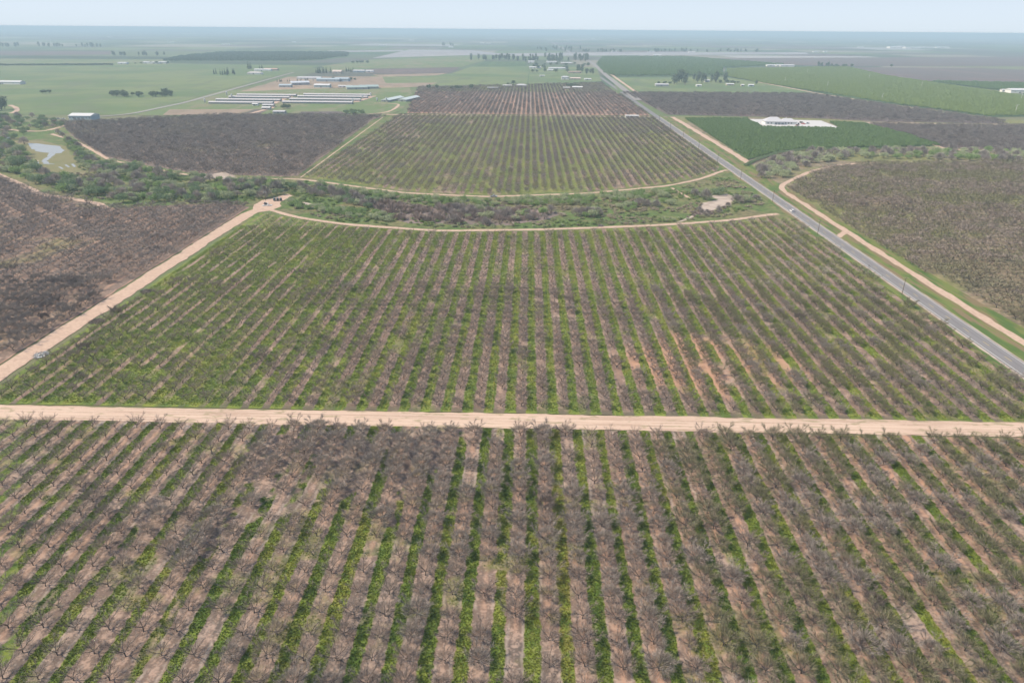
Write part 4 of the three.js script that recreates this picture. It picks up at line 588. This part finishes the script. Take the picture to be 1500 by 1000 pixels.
B('field_shed', 'long low white shed at the head of the green orchard', 926, 173, 20, 6, 3.2, 0.9, whiteWall, whiteRoof, { windows: 2, doors: 1 });
B('blue_barn', 'pale roofed blue grey barn behind the pond wood', 117, 176.5, 31, 22, 6, 2.6, blueWall, whiteRoof, { doors: 3, doorW: 4, doorH: 4, windows: 4 });
B('pasture_shed', 'long white shed at the west end of the pasture', 4, 123.5, 78, 18, 5, 2.4, whiteWall, whiteRoof, { doors: 2 });
B('small_farmhouse', 'small grey roofed farmhouse at the edge of the red orchard', 764, 127.4, 24, 14, 3.4, 2.6, tanWall, greyRoof, { type: 'hip', windows: 4 }); B('farm_shed', 'white shed beside the small farmhouse', 743, 127.2, 20, 8, 3, 1.2, whiteWall, whiteRoof);
B('long_shed', 'flat grey shed at the orchard edge west of the farmhouse', 722, 130.3, 24, 8, 2.6, 1, greyWall, greyRoof); B('orchard_cottage', 'white cottage inside the red orchard', 846, 130.2, 22, 12, 3.2, 2, whiteWall, whiteRoof, { windows: 4 }); B('farm_shed', 'tan shed beside the orchard cottage', 830, 130.4, 14, 8, 2.8, 1.2, tanWall, whiteRoof);
B('white_house', 'two storey white house in the roadside meadow', 828, 116.6, 20, 14, 6, 2.6, whiteWall, greyRoof, { type: 'hip', windows: 4 }); B('farm_shed', 'pinkish roofed house east of the two storey house', 843, 116.6, 26, 12, 3, 2, tanWall, mat(0.5, 0.40, 0.36)); B('farm_shed', 'low white shed beside the road in the meadow', 861, 117.4, 18, 9, 3, 1.2, whiteWall, whiteRoof); B('farm_shed', 'single white hut standing in the meadow', 794, 112.2, 14, 9, 2.6, 1, whiteWall, whiteRoof);
B('farm_barn', 'white barn at the west end of the road farmstead', 778, 92, 24, 14, 5, 2.4, whiteWall, whiteRoof); B('farm_barn', 'long white barn in front of the farmstead trees', 784, 100.4, 40, 12, 4, 2, whiteWall, whiteRoof); B('farm_barn', 'very long white barn in the middle of the farmstead', 818, 101.4, 66, 14, 4, 2, whiteWall, whiteRoof); B('farm_barn', 'pale roof among the dark farmstead trees', 808, 92, 40, 14, 4, 2, whiteWall, whiteRoof); B('farm_barn', 'bright roof behind the farmstead next to the road', 830, 93.6, 44, 14, 4, 2, tanWall, whiteRoof); B('farm_shed', 'small white shed in front of the long barn', 806, 103.6, 18, 10, 3, 1.4, whiteWall, whiteRoof); B('farm_house', 'brown roofed house at the roadside corner', 842, 107.6, 40, 14, 4, 2.6, tanWall, brownRoof, { type: 'hip', windows: 4 });
B('farm_house', 'grey house under the tallest eucalyptus', 970, 126.6, 30, 14, 4, 2, greyWall, greyRoof); B('farm_shed', 'white shed in the middle of the isolated farm', 1024, 126.8, 12, 8, 3, 1.4, whiteWall, whiteRoof); B('farm_shed', 'white gabled shed under the back row of eucalyptus', 1036, 120.4, 12, 8, 4, 2.2, whiteWall, whiteRoof); B('farm_shed', 'tan shed at the east of the isolated farm', 1070, 125.2, 18, 9, 3, 1.4, tanWall, whiteRoof); B('farm_shed', 'bluish white shed at the end of the isolated farm', 1101, 126.8, 12, 9, 3.4, 1.6, blueWall, whiteRoof); B('farm_shed', 'small cream shed between farm and lone tree', 1088, 126.4, 7, 6, 3, 1.4, tanWall, whiteRoof);
// compound with blue and teal roofs
B('compound_barn', 'light blue roofed barn askew in the farm compound', 437, 124.5, 40, 22, 5, 3, greyWall, mat(0.46, 0.49, 0.53, { roughness: 0.5 }), { turn: 0.5 }); B('compound_barn', 'small blue roofed shed at the compound drive', 417, 128, 26, 14, 4, 2.4, greyWall, blueRoof); B('compound_barn', 'white roofed barn in front of the compound', 471, 128.4, 34, 18, 5, 2.4, tealWall(), whiteRoof); B('compound_barn', 'long teal roofed hall at the compound edge', 520, 131, 44, 30, 4, 3, greyWall, tealRoof, { turn: 0.3 }); B('compound_barn', 'second teal roofed hall against the tan field', 538, 130, 40, 30, 4, 3, greyWall, tealRoof, { turn: 0.3 }); B('compound_barn', 'long blue roofed house behind the clipped cypresses', 480, 119.6, 56, 18, 5, 3, blueWall, blueRoof, { windows: 4 }); B('compound_barn', 'dark blue roofed barn in the middle of the compound', 500, 119.4, 34, 22, 6, 3, blueWall, blueRoof); B('compound_barn', 'white flat shed between teal halls and blue roofs', 505, 128, 30, 10, 3, 1.2, whiteWall, whiteRoof); B('compound_barn', 'pale hall behind the row of clipped cypresses', 452, 116.4, 60, 18, 4, 2.4, whiteWall, greyRoof); 
B('far_barn', 'tan roofed barn behind the compound', 493, 107.6, 26, 18, 5, 4, tanWall, mat(0.5, 0.42, 0.38)); B('far_barn', 'blue white shed beside the farther cypresses', 525, 105.6, 34, 14, 4, 2, blueWall, whiteRoof); B('far_barn', 'small white shed at the end of the farther sheds', 541, 105.8, 22, 12, 4, 2, whiteWall, whiteRoof); B('far_barn', 'low white sheds behind the farmhouse windbreak', 384, 104, 50, 16, 4, 2, whiteWall, whiteRoof); B('far_barn', 'reddish roofed barn beside the far white sheds', 396, 103.4, 40, 16, 4, 2.4, tanWall, mat(0.40, 0.26, 0.22)); B('farmhouse', 'white farmhouse in front of the windbreak', 372, 108.8, 40, 16, 4, 2.4, whiteWall, mat(0.5, 0.46, 0.46), { type: 'hip', windows: 4 }); 
B('yard_shed', 'pale shed in the yard in front of the long sheds', 392, 156.8, 18, 9, 3, 1.4, tanWall, greyRoof); B('yard_shed', 'white roofed shed by the shed yard tree', 389, 160.8, 13, 9, 3, 1.4, greyWall, whiteRoof); B('yard_shed', 'small white office in front of the first shed', 373, 155, 9, 6, 2.8, 1, whiteWall, whiteRoof); B('yard_shed', 'low grey shed at the yard edge by the dark orchard', 408, 166.6, 18, 10, 3, 1.2, greyWall, greyRoof);
B('dairy_barn', 'large white tarped barn at the edge of the light green orchard', 1496, 136.4, 44, 22, 6, 3, whiteWall, whiteRoof); B('dairy_shed', 'small white shed beside the tarped barn', 1474, 134.6, 16, 10, 4, 1.6, whiteWall, whiteRoof); 
function tealWall() { return mat(0.34, 0.42, 0.42); }
// the new house on its white pad
{ const [x, z] = P(1142, 183), t = thing('ranch_house', 'large white house with grey hip roofs and dark garage doors on a white pad', 'house', x, z - 10, -0.05);
  obj('wall', box(26, 4.4, 18, -6, 2.2, 0), whiteWall, t); obj('wall', box(22, 4, 14, 14, 2, -1), whiteWall, t);
  const r1 = obj('roof', hip(26, 18, 5.2, 4.6, 1), greyRoof, t); r1.position.x = -6; const r2 = obj('roof', hip(22, 14, 4, 4.2, 1), greyRoof, t); r2.position.set(14, 0, -1);
  obj('chimney', box(1, 2.2, 1, 12, 8.4, -2), greyWall, t);
  for (const dx of [-4, 0.4, 4.8]) obj('garage_door', box(3.6, 3, 0.2, dx, 1.6, 9.06), doorM, t);
  for (const dx of [-15, -10.5, 10, 14, 18]) { const f = obj('window', box(2, 1.5, 0.16, dx, 2.3, dx > 8 ? 6.05 : 9.05), greyWall, t); obj('pane', box(1.7, 1.2, 0.06, dx, 2.3, (dx > 8 ? 6.05 : 9.05) + 0.1), darkGlass, f); } }
// pale buildings far out in the haze
{ const r = rng(77); [[1312, 70.8, 90, 12], [1322, 70.6, 60, 14], [1338, 71, 120, 8], [1358, 70.8, 130, 8], [1382, 70.6, 110, 8]].forEach(([px, py, w, h]) => B('warehouse', 'bright white warehouse in the line of works on the east plain', px, py, w, 60, h, 3, whiteWall, whiteRoof, { group: 'works on the east plain', doorW: 8, doorH: 6, y: 0.6 }));
  for (const [px, py] of [[1196, 76.4], [1210, 76.2], [1262, 69.6], [1275, 60.8], [1300, 60.6], [1440, 59.8], [560, 67], [602, 59.4], [590, 52.8], [205, 50.6], [160, 54.4], [715, 64], [706, 63.6], [870, 57], [900, 57.2], [840, 56.8], [1086, 57], [1398, 60.5], [70, 59.6], [250, 62.8], [330, 65.6], [430, 62], [236, 93], [226, 93.4], [214, 93.2], [178, 94], [1130, 97.2], [1142, 97], [1154, 97.4], [963, 81.8], [1014, 76.8], [955, 76.4], [900, 76], [660, 69.6]]) B('plain_building', 'small pale building far out on the hazy plain', px, py, 22 + 36 * r(), 20, 4, 2, whiteWall, whiteRoof, { group: 'pale buildings on the plain', windows: 0, y: 0.6 }); }

// ------------------------------------------------------------------ utility poles along the road and at the pump yard
const polePlaces = [[189.2, -327], [189.2, -438], [189.2, -529], [189.2, -617], [189.3, -700], [189.5, -785], [189.5, -870], [189.6, -955], [189.6, -1040]];
function pole(x, z, H, label, group, turn = 0, transformer) { const t = thing('utility_pole', label, 'pole', x, z, turn, group); obj('pole', cyl(0.19, 0.13, H, 0, 0, 0, 8), poleM, t); obj('crossarm', box(2.5, 0.13, 0.11, 0, H - 0.6, 0.16), poleM, t); for (const dx of [-1.1, -0.4, 0.4, 1.1]) obj('insulator', cyl(0.06, 0.045, 0.2, dx, H - 0.53, 0.16, 6), whiteWall, t); if (transformer) { for (const s of [-1, 1]) obj('transformer', [cyl(0.32, 0.32, 0.95, s * 0.45, H - 2.4, 0.34, 10), cyl(0.33, 0.1, 0.12, s * 0.45, H - 1.45, 0.34, 10)], galv, t); } return t; }
for (const [x, z] of polePlaces) pole(x, z, 9.2, 'brown wooden utility pole at the side of the paved road', 'utility poles along the paved road');
{ const [x, z] = P(389, 293.5); pole(x, z, 8.5, 'utility pole with two transformers at the pump yard', undefined, 0.2, true); const [x2, z2] = P(378, 292); pole(x2, z2, 7.5, 'plain utility pole at the west side of the pump yard', undefined, 0.5); }
// ------------------------------------------------------------------ pump yard
{ const [x, z] = P(391, 301), t = thing('pump_unit', 'dark irrigation pump with white pipes on a slab in the dirt yard', 'pump', x, z, 0.15);
  obj('slab', box(7, 0.3, 4, 0, 0.15, 0), concreteM, t); obj('engine', [box(2.6, 1.4, 1.3, -1, 1.1, -0.6), box(0.9, 0.6, 1, -1.4, 2.0, -0.6)], mat(0.05, 0.06, 0.07), t); obj('radiator', box(0.3, 1.6, 1.5, 0.5, 1.2, -0.6), mat(0.08, 0.08, 0.09), t); obj('exhaust', cyl(0.08, 0.08, 1.6, -1, 2.2, -0.9, 8), galv, t);
  const pipe = (pts, rad) => new THREE.TubeGeometry(new THREE.CatmullRomCurve3(pts.map((p) => V(...p))), 18, rad, 8); obj('discharge_pipe', pipe([[0.9, 0.7, 0.2], [0.9, 2.0, 0.3], [0.9, 2.3, 1.0], [0.9, 1.0, 1.7], [0.9, 0.3, 1.9]], 0.24), steelM, t); obj('header_pipe', pipe([[-2.6, 0.6, 1.4], [0, 0.6, 1.5], [2.8, 0.6, 1.4]], 0.26), steelM, t);
  for (const dx of [-1.6, 2.2]) { const v = obj('valve', cyl(0.24, 0.24, 0.8, dx, 0.7, 1.45, 8), steelM, t); obj('hand_wheel', new THREE.TorusGeometry(0.28, 0.05, 6, 14).rotateX(Math.PI / 2).translate(dx, 1.6, 1.45), mat(0.4, 0.06, 0.05), v); }
  const [x2, z2] = P(402, 294.5); [0, 1, 2].forEach((i) => { const f = thing('filter_tank', 'dark round filter tank behind the irrigation pump', 'tank', x2 + i * 2.3, z2 - i * 0.3, 0, 'filter tanks'); obj('tank', [cyl(1, 1, 1.6, 0, 0.5, 0, 14), cyl(1, 0.35, 0.5, 0, 2.1, 0, 14)], mat(0.06, 0.075, 0.085, { roughness: 0.4 }), f); obj('lid', cyl(0.28, 0.28, 0.22, 0, 2.6, 0, 10), steelM, f); for (let k = 0; k < 3; k++) obj('leg', cyl(0.07, 0.07, 0.6, Math.cos(k * 2.1) * 0.8, 0, Math.sin(k * 2.1) * 0.8, 6), galv, f); }); }
// ------------------------------------------------------------------ wind machines in the green orchard
[[1212, 127.5], [1292, 146], [1350, 127.5], [1273, 116], [1488, 164], [1496, 146], [1150, 120], [1183, 107]].forEach(([px, py], i) => { const [x, z] = P(px, py), t = thing('wind_machine', 'white frost fan tower standing in the light green orchard', 'wind machine', x, z, i * 0.7, 'frost fans in the light green orchard'); obj('tower', cyl(0.32, 0.2, 11, 0, 0, 0, 8), steelM, t); obj('gearbox', box(0.5, 0.5, 1.2, 0, 11.1, 0.2), greyWall, t); const h = obj('hub', cyl(0.2, 0.2, 0.3, 0, 0, 0, 8), greyWall, t); h.rotation.x = Math.PI / 2; h.position.set(0, 11.1, 0.85); for (const s of [-1, 1]) { const b = obj('blade', box(0.34, 2.9, 0.07, 0, s * 1.5, 0), whiteWall, t); b.position.set(0, 11.1, 1.0); b.rotation.z = 0.35 + i; } obj('engine_box', box(1.8, 1.5, 1.2, 1.2, 0.75, 0.4), mat(0.2, 0.3, 0.18), t); });
// ------------------------------------------------------------------ vehicles
function car(name, label, x, z, turn, paintM, { truck = false, s = 1, y = 0.11, group } = {}) {
  const t = thing(name, label, truck ? 'pickup truck' : 'car', x, z, turn, group, y), L = truck ? 5.6 : 4.8; t.scale.setScalar(s);
  const side = new THREE.Shape(); (truck ? [[-2.7, 0.35], [-2.75, 1.0], [-0.7, 1.02], [-0.65, 1.02], [1.2, 1.02], [2.55, 0.95], [2.75, 0.7], [2.7, 0.35]] : [[-2.3, 0.35], [-2.4, 0.95], [-1.9, 1.02], [1.1, 1.0], [2.1, 0.88], [2.4, 0.65], [2.35, 0.35]]).forEach(([a, b], i) => (i ? side.lineTo(a, b) : side.moveTo(a, b)));
  const ex = (sh, w) => new THREE.ExtrudeGeometry(sh, { depth: w, bevelEnabled: true, bevelThickness: 0.06, bevelSize: 0.05, bevelSegments: 2 }).translate(0, 0, -w / 2);
  obj('body', ex(side, 1.72), paintM, t); const cab = new THREE.Shape(); (truck ? [[-0.55, 1.0], [-0.45, 1.68], [0.75, 1.7], [1.35, 1.0]] : [[-2.2, 0.98], [-1.95, 1.6], [0.3, 1.64], [1.15, 0.98]]).forEach(([a, b], i) => (i ? cab.lineTo(a, b) : cab.moveTo(a, b)));
  obj('windows', ex(cab, 1.5), darkGlass, t); obj('cabin_roof', box(truck ? 1.3 : 2.3, 0.08, 1.46, truck ? 0.15 : -0.8, truck ? 1.77 : 1.7, 0), paintM, t);
  if (truck) obj('cargo_bed', box(1.8, 0.06, 1.4, -1.7, 1.09, 0), rubber, t);
  for (const a of [-1.45, 1.5]) for (const b of [-0.82, 0.82]) { const w = obj('wheel', new THREE.CylinderGeometry(0.36, 0.36, 0.24, 14).rotateX(Math.PI / 2), rubber, t); w.position.set(a, 0.36, b); obj('rim', new THREE.CylinderGeometry(0.2, 0.2, 0.26, 10).rotateX(Math.PI / 2), galv, w); }
  for (const b of [-0.62, 0.62]) { obj('headlight', box(0.08, 0.16, 0.34, L / 2 - (truck ? 0.02 : 0.02), 0.76, b), whiteWall, t); obj('tail_light', box(0.08, 0.2, 0.26, -L / 2 - (truck ? 0.02 : 0.03), 0.85, b), mat(0.4, 0.02, 0.02), t); }
  return t;
}
const white = mat(0.7, 0.71, 0.72, { roughness: 0.3 }), silver = mat(0.42, 0.43, 0.45, { roughness: 0.3 }), black = mat(0.03, 0.03, 0.035, { roughness: 0.25 }), red = mat(0.32, 0.04, 0.035, { roughness: 0.35 });
{ let [x, z] = P(1159, 310); car('white_car', 'white car driving on the paved road beside the creek', 193.6, z, Math.PI / 2, white);
  [x, z] = P(281, 257); car('dark_pickup', 'dark pickup on the sandy track below the far orchard', x, z, 0.35, black, { truck: true, y: 0.06 });
  [x, z] = P(723, 288.3); car('silver_pickup', 'silver pickup on the north creek path', x, z, 0.05, silver, { truck: true, y: 0.06 });
  [[74, 174.6, white, 'white pickup parked west of the blue grey barn'], [84, 174.4, silver, 'silver pickup parked west of the blue grey barn'], [92, 174.8, white, 'second white pickup beside the barn wall'], [132, 175, white, 'white pickup parked east of the blue grey barn'], [139, 174.2, silver, 'grey pickup at the end of the barn yard']].forEach(([px, py, m, l], i) => { const [a, b] = P(px, py); car('parked_pickup', l, a, b, 0.3 * i, m, { truck: true, s: 1.1, y: 0.02 }); });
  [[1163, 182.6, red, 'red pickup beside the grey roofed house'], [1170, 182.4, black, 'black pickup beside the grey roofed house'], [1177, 182, red, 'dark red pickup at the far end of the machine row'], [1183, 181.4, silver, 'silver pickup ending the machine row on the pad']].forEach(([px, py, m, l], i) => { const [a, b] = P(px, py); car('yard_pickup', l, a, b, 1.2 * i, m, { truck: true, s: 1.1, y: 0.24 }); });
  [[1165, 180], [1174, 180.3], [1168, 184.6]].forEach(([px, py], i) => { const [a, b] = P(px, py), t = thing('flat_trailer', ['brown flatbed trailer behind the red pickup', 'brown flatbed trailer behind the black pickup', 'reddish flatbed trailer on the open front of the pad'][i], 'trailer', a, b, 0.4 * i, undefined, 0.23); obj('deck', box(7, 0.25, 2.2, 0, 0.9, 0), i === 2 ? redWood : poleM, t); obj('load', [box(2.2, 1.3, 1.8, -1.6, 1.68, 0), box(1.6, 0.9, 1.6, 1.2, 1.48, 0)], poleM, t); obj('drawbar', box(1.6, 0.12, 0.2, 4.2, 0.7, 0), rubber, t); for (const s of [-1, 1]) for (const e of [-0.5, 0.5]) { const w = obj('wheel', new THREE.CylinderGeometry(0.38, 0.38, 0.25, 12).rotateX(Math.PI / 2), rubber, t); w.position.set(-0.6 + e, 0.38, s * 1.25); } }); }
// ------------------------------------------------------------------ heaps of prunings and rubble beside the farm track
[[60, 520, 3.2, 'pale heap of rubble at the edge of the farm track', mat(0.72, 0.73, 0.74)], [141, 471, 3.4, 'grey heap of cut prunings beside the farm track', mat(0.24, 0.21, 0.195)], [214, 427, 3.2, 'second grey heap of prunings farther up the farm track', mat(0.22, 0.195, 0.18)], [880, 331, 2, 'small grey heap beside the creek path', mat(0.3, 0.28, 0.26)]].forEach(([px, py, R, l, m], i) => { const [x, z] = P(px, py), r = rng(500 + i), t = thing(i ? 'brush_pile' : 'rubble_pile', l, 'heap', x, z); const s = new Soup(); for (let k = 0; k < 420; k++) { const a = r() * 6.28, d = R * Math.sqrt(r()), h = 1.1 * (1 - d / R); s.sliver(V(Math.cos(a) * d, h * r(), Math.sin(a) * d), V(r() - 0.5, (r() - 0.3) * 0.5, r() - 0.5).normalize(), 0.8 + r(), 0.12, r); } obj('sticks', s.geo(), m, t); const c = new Soup(); for (let k = 0; k < 60; k++) { const a = r() * 6.28, d = R * 0.8 * Math.sqrt(r()); c.leaf(Math.cos(a) * d, 0.15 + 0.7 * r() * (1 - d / R), Math.sin(a) * d, 0.5, r, 0.3); } obj('chunks', c.geo(), m, t); });
renderer.render(scene, camera);
